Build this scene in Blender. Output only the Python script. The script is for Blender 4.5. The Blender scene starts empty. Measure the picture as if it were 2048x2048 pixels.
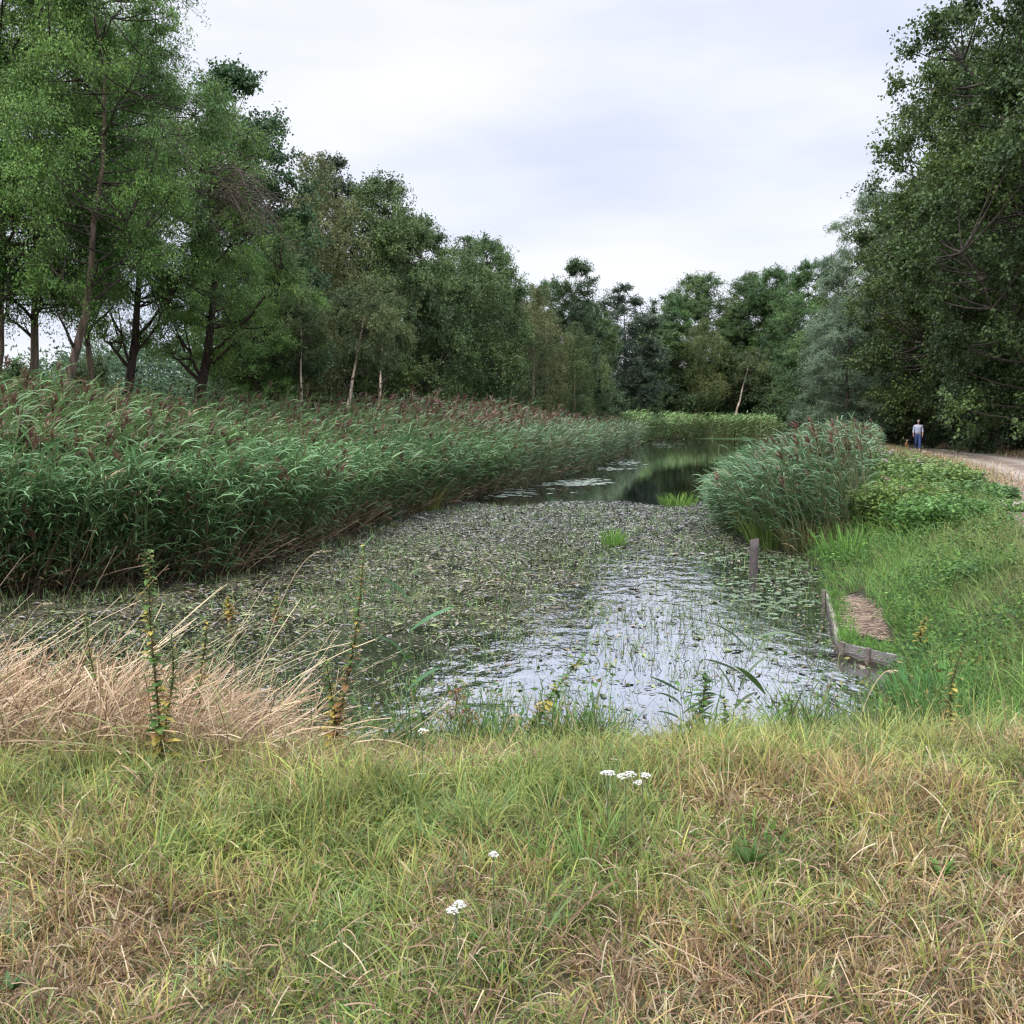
import bpy, math, random
import numpy as np
from mathutils import Vector
R = math.radians
rng = np.random.default_rng(7)
random.seed(7)
SC = bpy.context.scene
COL = SC.collection
# ------------------------------------------------------------------ camera
CAM_Z = 2.7; PITCH = R(5.2); F = 2000.0
cd = bpy.data.cameras.new('camera'); cam = bpy.data.objects.new('camera', cd); COL.objects.link(cam)
cam.location = (0, 0, CAM_Z); cam.rotation_euler = (math.pi/2 - PITCH, 0, 0)
cd.sensor_width = 36; cd.lens = 36*F/2048; cd.clip_end = 3000; cd.clip_start = 0.05
SC.camera = cam
# ------------------------------------------------------------------ world: Nishita sky veiled by bright cloud
SUN_EL, SUN_AZ = R(52), R(215)
w = bpy.data.worlds.new('World'); SC.world = w; w.use_nodes = True
nt = w.node_tree; nt.nodes.clear()
def N(t, **k):
    n = nt.nodes.new(t)
    for a, b in k.items(): setattr(n, a, b)
    return n
def L(a, b): nt.links.new(a, b)
out = N('ShaderNodeOutputWorld'); bg = N('ShaderNodeBackground')
sky = N('ShaderNodeTexSky', sky_type='NISHITA'); sky.sun_disc = False; sky.sun_elevation = SUN_EL; sky.sun_rotation = SUN_AZ
tc = N('ShaderNodeTexCoord'); sep = N('ShaderNodeSeparateXYZ'); L(tc.outputs['Generated'], sep.inputs[0])
def M2(op, a, b=None, clamp=False):
    m = N('ShaderNodeMath', operation=op, use_clamp=clamp)
    for i, x in enumerate((a, b)):
        if x is None: continue
        if isinstance(x, (int, float)): m.inputs[i].default_value = x
        else: L(x, m.inputs[i])
    return m.outputs[0]
mp = N('ShaderNodeMapping'); L(tc.outputs['Generated'], mp.inputs[0]); mp.inputs['Scale'].default_value = (1.6, 1.6, 6.0)
mp.inputs['Location'].default_value = (3.1, 0.4, 1.7)
nz = N('ShaderNodeTexNoise'); nz.inputs['Scale'].default_value = 1.5; nz.inputs['Detail'].default_value = 5; nz.inputs['Roughness'].default_value = .45
L(mp.outputs[0], nz.inputs['Vector'])
ramp = N('ShaderNodeValToRGB'); L(nz.outputs['Fac'], ramp.inputs[0])
ce = ramp.color_ramp.elements
ce[0].position = .38; ce[0].color = (.555, .605, .735, 1); ce[1].position = .60; ce[1].color = (.74, .755, .835, 1)
# brighter opening in the cloud
def blob(az, el, sx, sy):
    # angular offset in tangent plane around direction
    d = Vector((math.sin(R(az))*math.cos(R(el)), math.cos(R(az))*math.cos(R(el)), math.sin(R(el))))
    rt = Vector((math.cos(R(az)), -math.sin(R(az)), 0)); up = rt.cross(d)
    res = []
    for v, s in ((rt, sx), (up, sy)):
        dn = N('ShaderNodeVectorMath', operation='DOT_PRODUCT'); L(tc.outputs['Generated'], dn.inputs[0]); dn.inputs[1].default_value = v/s
        res.append(M2('POWER', M2('ABSOLUTE', dn.outputs['Value']), 2))
    f = N('ShaderNodeVectorMath', operation='DOT_PRODUCT'); L(tc.outputs['Generated'], f.inputs[0]); f.inputs[1].default_value = d
    r2 = M2('ADD', res[0], res[1])
    g = M2('POWER', 2.718, M2('MULTIPLY', r2, -1.0))
    return M2('MULTIPLY', g, M2('GREATER_THAN', f.outputs['Value'], 0))
b1 = blob(-2.5, 18.5, .12, .055); b2 = blob(8.5, 8.5, .14, .045)
bs = M2('MULTIPLY', M2('ADD', M2('MULTIPLY', b1, .95), M2('MULTIPLY', b2, .7), True), M2('ADD', M2('MULTIPLY', nz.outputs['Fac'], 1.4), .15), True)
mx = N('ShaderNodeMix', data_type='RGBA'); L(bs, mx.inputs['Factor']); L(ramp.outputs[0], mx.inputs['A']); mx.inputs['B'].default_value = (.80, .80, .82, 1)
# cloud overhead, above the view, is brightened to add light to the scene
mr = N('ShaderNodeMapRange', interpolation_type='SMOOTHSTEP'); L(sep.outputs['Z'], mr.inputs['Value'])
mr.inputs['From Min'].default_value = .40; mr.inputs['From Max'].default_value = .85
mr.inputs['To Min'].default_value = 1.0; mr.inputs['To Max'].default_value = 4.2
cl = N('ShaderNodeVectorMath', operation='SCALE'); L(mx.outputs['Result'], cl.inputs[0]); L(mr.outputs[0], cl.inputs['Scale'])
sk = N('ShaderNodeVectorMath', operation='SCALE'); L(sky.outputs[0], sk.inputs[0]); sk.inputs['Scale'].default_value = .1
mix = N('ShaderNodeMix', data_type='RGBA'); mix.inputs['Factor'].default_value = .93
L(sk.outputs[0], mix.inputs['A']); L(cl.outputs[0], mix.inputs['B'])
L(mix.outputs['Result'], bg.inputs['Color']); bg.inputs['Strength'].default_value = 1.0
L(bg.outputs[0], out.inputs[0])
sl = bpy.data.lights.new('sun', 'SUN'); sl.energy = 1.5; sl.angle = R(14); sl.color = (1, .96, .9)
so = bpy.data.objects.new('sun', sl); COL.objects.link(so)
sd_ = Vector((math.sin(SUN_AZ)*math.cos(SUN_EL), math.cos(SUN_AZ)*math.cos(SUN_EL), math.sin(SUN_EL)))
so.rotation_euler = sd_.to_track_quat('Z', 'Y').to_euler(); so.location = (0, 0, 60)
SC.view_settings.view_transform = 'Standard'; SC.view_settings.look = 'None'; SC.view_settings.gamma = 1
SC.view_settings.exposure = 0.45
SC.render.engine = 'CYCLES'
cy = SC.cycles
cy.max_bounces = 5; cy.diffuse_bounces = 3; cy.glossy_bounces = 2; cy.transmission_bounces = 3; cy.transparent_max_bounces = 4
cy.use_denoising = True; cy.caustics_reflective = False; cy.caustics_refractive = False
cy.pixel_filter_type = 'BLACKMAN_HARRIS'; cy.filter_width = 1.3

# ------------------------------------------------------------------ pixel helpers (2048 px photograph coordinates -> world)
cp, sp = math.cos(PITCH), math.sin(PITCH)
def ray(u, v):
    xc = (u-1024)/F; yc = (1024-v)/F
    return np.array([xc, cp + yc*sp, -sp + yc*cp])
def at(u, v, z=0.0):
    d = ray(u, v); t = (z-CAM_Z)/d[2]; return np.array([d[0]*t, d[1]*t, z])
def aty(u, v, y):
    d = ray(u, v); t = y/d[1]; return np.array([d[0]*t, y, CAM_Z + d[2]*t])

def in_px(xy, z=0.0):   # photo pixel of a point at height z
    x, y = xy[:, 0], xy[:, 1]; dz = z-CAM_Z; fwd = y*cp-dz*sp; upc = y*sp+dz*cp
    return 1024+F*x/fwd, 1024-F*upc/fwd

# ------------------------------------------------------------------ noise and pond outline
_lat = np.random.default_rng(3).random((256, 256))
def vnoise(x, y, s=1.0, seed=0):
    x = np.asarray(x)/s + seed*17.3; y = np.asarray(y)/s + seed*9.1
    xi = np.floor(x).astype(int); yi = np.floor(y).astype(int); fx = x-xi; fy = y-yi
    fx = fx*fx*(3-2*fx); fy = fy*fy*(3-2*fy)
    g = lambda a, b: _lat[a % 256, b % 256]
    return (g(xi, yi)*(1-fx)+g(xi+1, yi)*fx)*(1-fy) + (g(xi, yi+1)*(1-fx)+g(xi+1, yi+1)*fx)*fy
def fbm(x, y, s, seed=0):
    return (vnoise(x, y, s, seed)*.55 + vnoise(x, y, s*.47, seed+1)*.3 + vnoise(x, y, s*.21, seed+2)*.15)
def sstep(a, b, x):
    t = np.clip((x-a)/(b-a), 0, 1); return t*t*(3-2*t)
LEFT_PX = [(0, 1190), (150, 1178), (300, 1165), (430, 1148), (520, 1122), (620, 1085), (720, 1052), (830, 1022), (900, 1006), (1000, 980), (1080, 962), (1150, 942), (1205, 922), (1245, 904), (1270, 890), (1285, 883)]
FAR_PX = [(1330, 879), (1400, 877), (1500, 878), (1560, 880)]
RIGHT_PX = [(1620, 888), (1605, 905), (1570, 935), (1530, 968), (1480, 1010), (1452, 1045), (1480, 1075), (1540, 1092), (1610, 1112), (1650, 1150), (1662, 1195), (1682, 1318), (1790, 1345), (1775, 1390)]
left_w = [tuple(at(u, v)[:2]) for u, v in LEFT_PX]
far_w = [tuple(at(u, v)[:2]) for u, v in FAR_PX]
right_w = [tuple(at(u, v)[:2]) for u, v in RIGHT_PX]
near_w = [(3.4, 8.6), (2.6, 7.9), (1.2, 7.6), (-.8, 7.6), (-2.4, 8.1), (-4.5, 8.3), (-8, 8.4), (-16, 8.8), (-16, 14.5)]
POND = np.array(left_w + far_w + right_w + near_w)
def sdist(P, poly=POND):
    P = np.asarray(P, float); out = np.empty(len(P))
    A = poly; B = np.roll(poly, -1, 0)
    for s in range(0, len(P), 20000):
        p = P[s:s+20000, None, :]
        ab = B-A; t = np.clip(((p-A)*ab).sum(-1)/((ab*ab).sum(-1)), 0, 1)
        d = np.sqrt((((A + t[..., None]*ab) - p)**2).sum(-1)).min(1)
        px, py = p[..., 0], p[..., 1]
        c = ((A[:, 1] > py) != (B[:, 1] > py)) & (px < (B[:, 0]-A[:, 0])*(py-A[:, 1])/(B[:, 1]-A[:, 1]+1e-12)+A[:, 0])
        inside = (c.sum(1) % 2) == 1
        out[s:s+20000] = np.where(inside, -d, d)
    return out
def right_bank_x(y):      # x of the right shore at depth y
    pts = sorted([(p[1], p[0]) for p in right_w]); return np.interp(y, [a for a, b in pts], [b for a, b in pts])
PATH = np.array([(7.0, 4), (8.6, 10), (11.2, 17), (14.6, 25), (18.6, 36), (22.2, 48), (25.0, 61), (29.5, 78), (36.5, 103), (48, 140)])
def path_dist(x, y):
    P = np.stack([x, y], -1); A = PATH[:-1]; B = PATH[1:]; ab = B-A; best = None
    for a, v in zip(A, ab):
        t = np.clip(((P-a)@v)/(v@v), 0, 1); q = P-(a+t[..., None]*v)
        d = np.sqrt((q**2).sum(-1)); sgn = np.sign(q[..., 0]*v[1]-q[..., 1]*v[0])
        if best is None: best = d*sgn
        else: best = np.where(d < np.abs(best), d*sgn, best)
    return best        # negative = left of the path
def ground_z(x, y):
    x = np.asarray(x, float).ravel(); y = np.asarray(y, float).ravel()
    sd = sdist(np.stack([x, y], -1))
    near = (y < 9.5) & (x < 3.2)
    wb = np.where(near, 3.4, np.where(x > right_bank_x(y)-.5, 3.6, 9.0))
    h = np.where(near, 1.05, np.where(x > right_bank_x(y)-.5, 1.0, .95))
    z = h*sstep(-.15, 1, sd/wb)
    z = np.where(sd < 0, np.maximum(-.6, sd*.35), z)
    z = z + np.where(sd > 0, (fbm(x, y, 2.5, 5)-.5)*.16*np.clip(sd/2, 0, 1), 0)
    pd = np.abs(path_dist(x, y)); k = 1-sstep(2.0, 4.0, pd)
    z = np.where(sd > 0, z*(1-k*.85) + k*.85*1.0, z)
    z = z + (6+10*np.exp(-((x+108)/45)**2))*sstep(285, 330, y)
    z = z + 3.0*sstep(70, 260, -x + 0*y)            # land rises gently far left
    return z

# ------------------------------------------------------------------ geometry accumulators
class Geo:
    def __init__(s): s.V = []; s.Q = []; s.C = []; s.M = []; s.n = 0
    def add(s, v, q, c, m=0):
        v = np.asarray(v, np.float32).reshape(-1, 3); q = np.asarray(q, np.int32).reshape(-1, 4)
        c = np.broadcast_to(np.asarray(c, np.float32), (len(v), 3))
        s.V.append(v); s.Q.append(q + s.n); s.C.append(c); s.M.append(np.full(len(q), m, np.int32)); s.n += len(v)
    def build(s, name, mats, parent=None, smooth=False, label=None, cat=None, kind=None, group=None, mesh_only=False):
        v = np.concatenate(s.V); q = np.concatenate(s.Q); c = np.concatenate(s.C); mi = np.concatenate(s.M)
        me = bpy.data.meshes.new(name)
        me.vertices.add(len(v)); me.vertices.foreach_set('co', v.ravel())
        me.loops.add(q.size); me.loops.foreach_set('vertex_index', q.ravel())
        me.polygons.add(len(q)); me.polygons.foreach_set('loop_start', np.arange(0, q.size, 4, dtype=np.int32))
        me.polygons.foreach_set('material_index', mi)
        me.polygons.foreach_set('use_smooth', np.full(len(q), smooth))
        a = me.color_attributes.new('tint', 'FLOAT_COLOR', 'POINT')
        a.data.foreach_set('color', np.concatenate([c, np.ones((len(c), 1), np.float32)], 1).ravel())
        for m in (mats if isinstance(mats, (list, tuple)) else [mats]): me.materials.append(m)
        me.update(calc_edges=True)
        if mesh_only: return me
        o = bpy.data.objects.new(name, me); COL.objects.link(o)
        if parent: o.parent = parent
        tag(o, label, cat, kind, group)
        return o
def tag(o, label=None, cat=None, kind=None, group=None):
    if label: o['label'] = label
    if cat: o['category'] = cat
    if kind: o['kind'] = kind
    if group: o['group'] = group
    return o
def empty(name, loc, label, cat, group=None, rz=0):
    o = bpy.data.objects.new(name, None); COL.objects.link(o); o.location = loc; o.rotation_euler = (0, 0, rz)
    o.empty_display_size = .2
    return tag(o, label, cat, None, group)
def unit(v): return v/np.maximum(np.linalg.norm(v, axis=-1, keepdims=True), 1e-9)
def ribbons(g, base, az, length, th0, bend, width, S, col, prof='blade', twist=None, tipcol=None, gravity=None, m=0):
    """curved blades; th0 = angle from vertical at the root, bend = added angle at the tip"""
    n = len(base); base = np.asarray(base, float)
    f = lambda x: np.broadcast_to(np.asarray(x, float), (n,))
    az, length, th0, bend, width = map(f, (az, length, th0, bend, width))
    ts = np.linspace(0, 1, S+1)
    tm = (ts[:-1]+ts[1:])/2
    th = th0[:, None] + bend[:, None]*tm[None]
    d = np.stack([np.sin(th)*np.cos(az)[:, None], np.sin(th)*np.sin(az)[:, None], np.cos(th)], -1)
    P = np.concatenate([base[:, None, :], base[:, None, :] + np.cumsum(d*(length/S)[:, None, None], 1)], 1)
    tw = f(0 if twist is None else twist)
    perp = np.stack([-np.sin(az), np.cos(az), 0*az], -1)[:, None, :]
    dd = np.concatenate([d[:, :1], d], 1)
    side = perp*np.cos(tw)[:, None, None] + np.cross(dd, np.broadcast_to(perp, dd.shape))*np.sin(tw)[:, None, None]
    if prof == 'blade': wp = (1-ts**2.2)*.96+.04
    elif prof == 'leaf': wp = np.sin(np.pi*np.clip(ts*.93+.05, 0, 1))**.75
    else: wp = np.ones_like(ts)
    hw = width[:, None]*wp[None]*.5
    V = np.stack([P-side*hw[..., None], P+side*hw[..., None]], 2)     # n,S+1,2,3
    idx = np.arange(n)[:, None]*(S+1)*2 + np.arange(S)[None]*2
    q = np.stack([idx, idx+1, idx+3, idx+2], -1)
    col = np.broadcast_to(np.asarray(col, float), (n, 3))
    C = np.repeat(col[:, None, :], (S+1)*2, 1)
    if tipcol is not None:
        tt = np.repeat(ts, 2)[None, :, None]**1.5; C = C*(1-tt) + np.broadcast_to(np.asarray(tipcol, float), (n, 3))[:, None, :]*tt
    g.add(V.reshape(-1, 3), q, C.reshape(-1, 3), m)
    return P
def leaves(g, c, d, nrm, l, wd, col, fold=.12, m=0):
    """rhombic folded leaf faces"""
    n = len(c); d = unit(d); s = unit(np.cross(d, nrm)); nn = np.cross(s, d)
    l = np.broadcast_to(l, (n,))[:, None]; wd = np.broadcast_to(wd, (n,))[:, None]
    V = np.stack([c, c+d*l*.42+s*wd*.5-nn*l*fold, c+d*l-nn*l*.15, c+d*l*.42-s*wd*.5-nn*l*fold], 1)
    q = np.arange(n*4).reshape(n, 4)
    g.add(V.reshape(-1, 3), q, np.repeat(np.broadcast_to(col, (n, 3)), 4, 0), m)
def tubes(g, P, Rr, col, s=5, m=0, cap=False):
    P = np.asarray(P, float); n, K, _ = P.shape; Rr = np.broadcast_to(Rr, (n, K))
    t = unit(np.gradient(P, axis=1)); ch = unit(P[:, -1]-P[:, 0])
    ref = np.where(np.abs(ch[:, 2:3]) > .7, np.array([[1., 0, 0]]), np.array([[0, 0, 1.]]))[:, None, :]
    a = unit(np.cross(t, ref)); b = np.cross(t, a)
    ang = np.arange(s)*2*np.pi/s
    V = P[:, :, None, :] + Rr[:, :, None, None]*(a[:, :, None, :]*np.cos(ang)[None, None, :, None] + b[:, :, None, :]*np.sin(ang)[None, None, :, None])
    i = np.arange(n)[:, None, None]*K*s; k = np.arange(K-1)[None, :, None]*s; j = np.arange(s)[None, None, :]; j2 = (j+1) % s
    q = np.stack([i+k+j, i+k+j2, i+k+s+j2, i+k+s+j], -1)
    col = np.broadcast_to(np.asarray(col, float), (n, 3))
    g.add(V.reshape(-1, 3), q, np.repeat(col, K*s, 0), m)
def boxg(g, c, size, col=(1, 1, 1), rot=0, m=0, tilt=0, bev=.0):
    x, y, z = np.array(size)/2
    v = np.array([(-x, -y, -z), (x, -y, -z), (x, y, -z), (-x, y, -z), (-x, -y, z), (x, -y, z), (x, y, z), (-x, y, z)], float)
    if tilt: ct, st = math.cos(tilt), math.sin(tilt); v = v@np.array([[ct, 0, -st], [0, 1, 0], [st, 0, ct]])
    cr, sr = math.cos(rot), math.sin(rot); v = v@np.array([[cr, sr, 0], [-sr, cr, 0], [0, 0, 1]])
    q = [(0, 3, 2, 1), (4, 5, 6, 7), (0, 1, 5, 4), (1, 2, 6, 5), (2, 3, 7, 6), (3, 0, 4, 7)]
    g.add(v+np.array(c), q, col, m)

# ------------------------------------------------------------------ materials
def foliage_mat(name, transl=.3, rough=.55, spec=.25, objvar=.0, noise=.25, gain=1.0):
    m = bpy.data.materials.new(name); m.use_nodes = True; t = m.node_tree; t.nodes.clear()
    n = t.nodes.new; l = t.links.new
    o = n('ShaderNodeOutputMaterial'); b = n('ShaderNodeBsdfPrincipled'); tr = n('ShaderNodeBsdfTranslucent'); mx = n('ShaderNodeMixShader')
    at_ = n('ShaderNodeAttribute'); at_.attribute_name = 'tint'
    hs = n('ShaderNodeHueSaturation'); hs.inputs['Value'].default_value = gain
    geo = n('ShaderNodeNewGeometry')
    nz = n('ShaderNodeTexNoise'); nz.inputs['Scale'].default_value = 3.0; nz.inputs['Detail'].default_value = 2
    tcn = n('ShaderNodeTexCoord'); l(tcn.outputs['Object'], nz.inputs['Vector'])
    mr = n('ShaderNodeMapRange'); l(nz.outputs['Fac'], mr.inputs['Value']); mr.inputs['From Min'].default_value = .3; mr.inputs['From Max'].default_value = .7
    mr.inputs['To Min'].default_value = gain*(1-noise); mr.inputs['To Max'].default_value = gain*(1+noise)
    l(at_.outputs['Color'], hs.inputs['Color']); l(mr.outputs[0], hs.inputs['Value'])
    if objvar:
        oi = n('ShaderNodeObjectInfo'); m2 = n('ShaderNodeMapRange'); l(oi.outputs['Random'], m2.inputs['Value'])
        m2.inputs['To Min'].default_value = .5-objvar; m2.inputs['To Max'].default_value = .5+objvar*.6; l(m2.outputs[0], hs.inputs['Hue'])
    l(hs.outputs[0], b.inputs['Base Color']); l(hs.outputs[0], tr.inputs['Color'])
    b.inputs['Roughness'].default_value = rough; b.inputs['Specular IOR Level'].default_value = spec
    mx.inputs[0].default_value = transl; l(b.outputs[0], mx.inputs[1]); l(tr.outputs[0], mx.inputs[2]); l(mx.outputs[0], o.inputs[0])
    return m
def simple_mat(name, c1, c2, scale=6, rough=.8, stretch=(1, 1, 1), bump=.3, spec=.3, detail=6, attr=False):
    m = bpy.data.materials.new(name); m.use_nodes = True; t = m.node_tree
    n = t.nodes.new; l = t.links.new; b = t.nodes['Principled BSDF']
    tcn = n('ShaderNodeTexCoord'); mp = n('ShaderNodeMapping'); mp.inputs['Scale'].default_value = stretch; l(tcn.outputs['Object'], mp.inputs[0])
    nz = n('ShaderNodeTexNoise'); nz.inputs['Scale'].default_value = scale; nz.inputs['Detail'].default_value = detail; l(mp.outputs[0], nz.inputs['Vector'])
    rp = n('ShaderNodeValToRGB'); l(nz.outputs['Fac'], rp.inputs[0]); e = rp.color_ramp.elements
    e[0].position = .32; e[0].color = (*c1, 1); e[1].position = .68; e[1].color = (*c2, 1)
    src = rp.outputs[0]
    if attr:
        at_ = n('ShaderNodeAttribute'); at_.attribute_name = 'tint'; mm = n('ShaderNodeMix'); mm.data_type = 'RGBA'; mm.blend_type = 'MULTIPLY'; mm.inputs['Factor'].default_value = 1
        l(src, mm.inputs['A']); l(at_.outputs['Color'], mm.inputs['B']); src = mm.outputs['Result']
    l(src, b.inputs['Base Color']); b.inputs['Roughness'].default_value = rough; b.inputs['Specular IOR Level'].default_value = spec
    if bump:
        bp = n('ShaderNodeBump'); bp.inputs['Strength'].default_value = bump; bp.inputs['Distance'].default_value = .02; l(nz.outputs['Fac'], bp.inputs['Height']); l(bp.outputs[0], b.inputs['Normal'])
    return m
MAT_LEAF = foliage_mat('tree_foliage', .30, .5, .3, .02, gain=1.18)
MAT_REED = foliage_mat('reed_foliage', .25, .45, .35)
MAT_GRASS = foliage_mat('grass_foliage', .3, .6, .2, noise=.3)
MAT_STRAW = foliage_mat('dry_straw', .15, .6, .2, noise=.15)
MAT_WEED = foliage_mat('water_weed', .06, .42, .45, noise=.2)
MAT_BARK = simple_mat('bark', (.035, .028, .022), (.13, .105, .085), 7, .9, (1, 1, .25), .8, attr=True)
MAT_WOOD = simple_mat('weathered_wood', (.13, .115, .10), (.36, .33, .31), 9, .85, (1, 6, 14), .6, attr=True)
MAT_PLAIN = foliage_mat('petal_matte', .1, .7, .1, noise=.08)

def ground_material():
    m = bpy.data.materials.new('ground_soil'); m.use_nodes = True; t = m.node_tree; b = t.nodes['Principled BSDF']
    n = t.nodes.new; l = t.links.new
    at_ = n('ShaderNodeAttribute'); at_.attribute_name = 'tint'
    tcn = n('ShaderNodeTexCoord')
    n1 = n('ShaderNodeTexNoise'); n1.inputs['Scale'].default_value = 9; n1.inputs['Detail'].default_value = 8; n1.inputs['Roughness'].default_value = .7; l(tcn.outputs['Object'], n1.inputs['Vector'])
    n2 = n('ShaderNodeTexNoise'); n2.inputs['Scale'].default_value = .9; n2.inputs['Detail'].default_value = 5; l(tcn.outputs['Object'], n2.inputs['Vector'])
    a = n('ShaderNodeMapRange'); l(n1.outputs['Fac'], a.inputs['Value']); a.inputs['From Min'].default_value = .25; a.inputs['From Max'].default_value = .75; a.inputs['To Min'].default_value = .5; a.inputs['To Max'].default_value = 1.45
    c = n('ShaderNodeMapRange'); l(n2.outputs['Fac'], c.inputs['Value']); c.inputs['From Min'].default_value = .3; c.inputs['From Max'].default_value = .7; c.inputs['To Min'].default_value = .8; c.inputs['To Max'].default_value = 1.15
    mm = n('ShaderNodeMath'); mm.operation = 'MULTIPLY'; l(a.outputs[0], mm.inputs[0]); l(c.outputs[0], mm.inputs[1])
    sc = n('ShaderNodeVectorMath'); sc.operation = 'SCALE'; l(at_.outputs['Color'], sc.inputs[0]); l(mm.outputs[0], sc.inputs['Scale'])
    l(sc.outputs[0], b.inputs['Base Color']); b.inputs['Roughness'].default_value = .95; b.inputs['Specular IOR Level'].default_value = .1
    bp = n('ShaderNodeBump'); bp.inputs['Strength'].default_value = .7; bp.inputs['Distance'].default_value = .04; l(n1.outputs['Fac'], bp.inputs['Height']); l(bp.outputs[0], b.inputs['Normal'])
    return m
def water_material():
    m = bpy.data.materials.new('pond_water'); m.use_nodes = True; t = m.node_tree; t.nodes.clear()
    n = t.nodes.new; l = t.links.new
    o = n('ShaderNodeOutputMaterial'); d = n('ShaderNodeBsdfDiffuse'); d.inputs['Color'].default_value = (.012, .013, .010, 1)
    g = n('ShaderNodeBsdfGlossy'); g.inputs['Roughness'].default_value = .02; g.inputs['Color'].default_value = (.93, .95, 1, 1)
    fr = n('ShaderNodeLayerWeight'); fr.inputs['Blend'].default_value = .62
    rp = n('ShaderNodeMapRange'); l(fr.outputs['Facing'], rp.inputs['Value']); rp.inputs['From Min'].default_value = .3; rp.inputs['From Max'].default_value = .85
    rp.inputs['To Min'].default_value = .05; rp.inputs['To Max'].default_value = .92
    tcn = n('ShaderNodeTexCoord'); mp = n('ShaderNodeMapping'); mp.inputs['Scale'].default_value = (1, .6, 1); l(tcn.outputs['Object'], mp.inputs[0])
    nz = n('ShaderNodeTexNoise'); nz.inputs['Scale'].default_value = 3.4; nz.inputs['Detail'].default_value = 4; l(mp.outputs[0], nz.inputs['Vector'])
    bp = n('ShaderNodeBump'); bp.inputs['Strength'].default_value = 1.0; l(nz.outputs['Fac'], bp.inputs['Height'])
    s0 = n('ShaderNodeSeparateXYZ'); l(tcn.outputs['Object'], s0.inputs[0]); bd = n('ShaderNodeMapRange'); l(s0.outputs['Y'], bd.inputs['Value']); bd.inputs['From Min'].default_value = 36; bd.inputs['From Max'].default_value = 26; bd.inputs['To Min'].default_value = .002; bd.inputs['To Max'].default_value = .019; l(bd.outputs[0], bp.inputs['Distance'])
    l(bp.outputs[0], g.inputs['Normal'])
    sx = n('ShaderNodeSeparateXYZ'); l(tcn.outputs['Object'], sx.inputs[0])
    my = n('ShaderNodeMapRange'); l(sx.outputs['Y'], my.inputs['Value']); my.inputs['From Min'].default_value = 34; my.inputs['From Max'].default_value = 31; my.inputs['To Min'].default_value = 0; my.inputs['To Max'].default_value = 1
    mxx = n('ShaderNodeMapRange'); l(sx.outputs['X'], mxx.inputs['Value']); mxx.inputs['From Min'].default_value = 2.6; mxx.inputs['From Max'].default_value = -.6; mxx.inputs['To Min'].default_value = .15; mxx.inputs['To Max'].default_value = 1
    n3 = n('ShaderNodeTexNoise'); n3.inputs['Scale'].default_value = 1.6; n3.inputs['Detail'].default_value = 7; n3.inputs['Roughness'].default_value = .65; l(tcn.outputs['Object'], n3.inputs['Vector'])
    m3 = n('ShaderNodeMapRange'); l(n3.outputs['Fac'], m3.inputs['Value']); m3.inputs['From Min'].default_value = .40; m3.inputs['From Max'].default_value = .62; m3.inputs['To Min'].default_value = .0; m3.inputs['To Max'].default_value = .62
    mn = n('ShaderNodeMapRange'); l(sx.outputs['Y'], mn.inputs['Value']); mn.inputs['From Min'].default_value = 10; mn.inputs['From Max'].default_value = 14; mn.inputs['To Min'].default_value = .12; mn.inputs['To Max'].default_value = 1
    mq = n('ShaderNodeMath'); mq.operation = 'MULTIPLY'; l(mn.outputs[0], mq.inputs[0]); l(m3.outputs[0], mq.inputs[1]); m3 = mq
    a1 = n('ShaderNodeMath'); a1.operation = 'MULTIPLY'; l(my.outputs[0], a1.inputs[0]); l(mxx.outputs[0], a1.inputs[1])
    a2 = n('ShaderNodeMath'); a2.operation = 'MULTIPLY'; l(a1.outputs[0], a2.inputs[0]); l(m3.outputs[0], a2.inputs[1])
    inv = n('ShaderNodeMath'); inv.operation = 'SUBTRACT'; inv.inputs[0].default_value = 1; l(a2.outputs[0], inv.inputs[1])
    fm = n('ShaderNodeMath'); fm.operation = 'MULTIPLY'; l(rp.outputs[0], fm.inputs[0]); l(inv.outputs[0], fm.inputs[1])
    cmix = n('ShaderNodeMix'); cmix.data_type = 'RGBA'; l(a2.outputs[0], cmix.inputs['Factor']); cmix.inputs['A'].default_value = (.012, .013, .010, 1); cmix.inputs['B'].default_value = (.20, .19, .115, 1); l(cmix.outputs['Result'], d.inputs['Color'])
    mx = n('ShaderNodeMixShader'); l(fm.outputs[0], mx.inputs[0]); l(d.outputs[0], mx.inputs[1]); l(g.outputs[0], mx.inputs[2]); l(mx.outputs[0], o.inputs[0])
    return m

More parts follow.
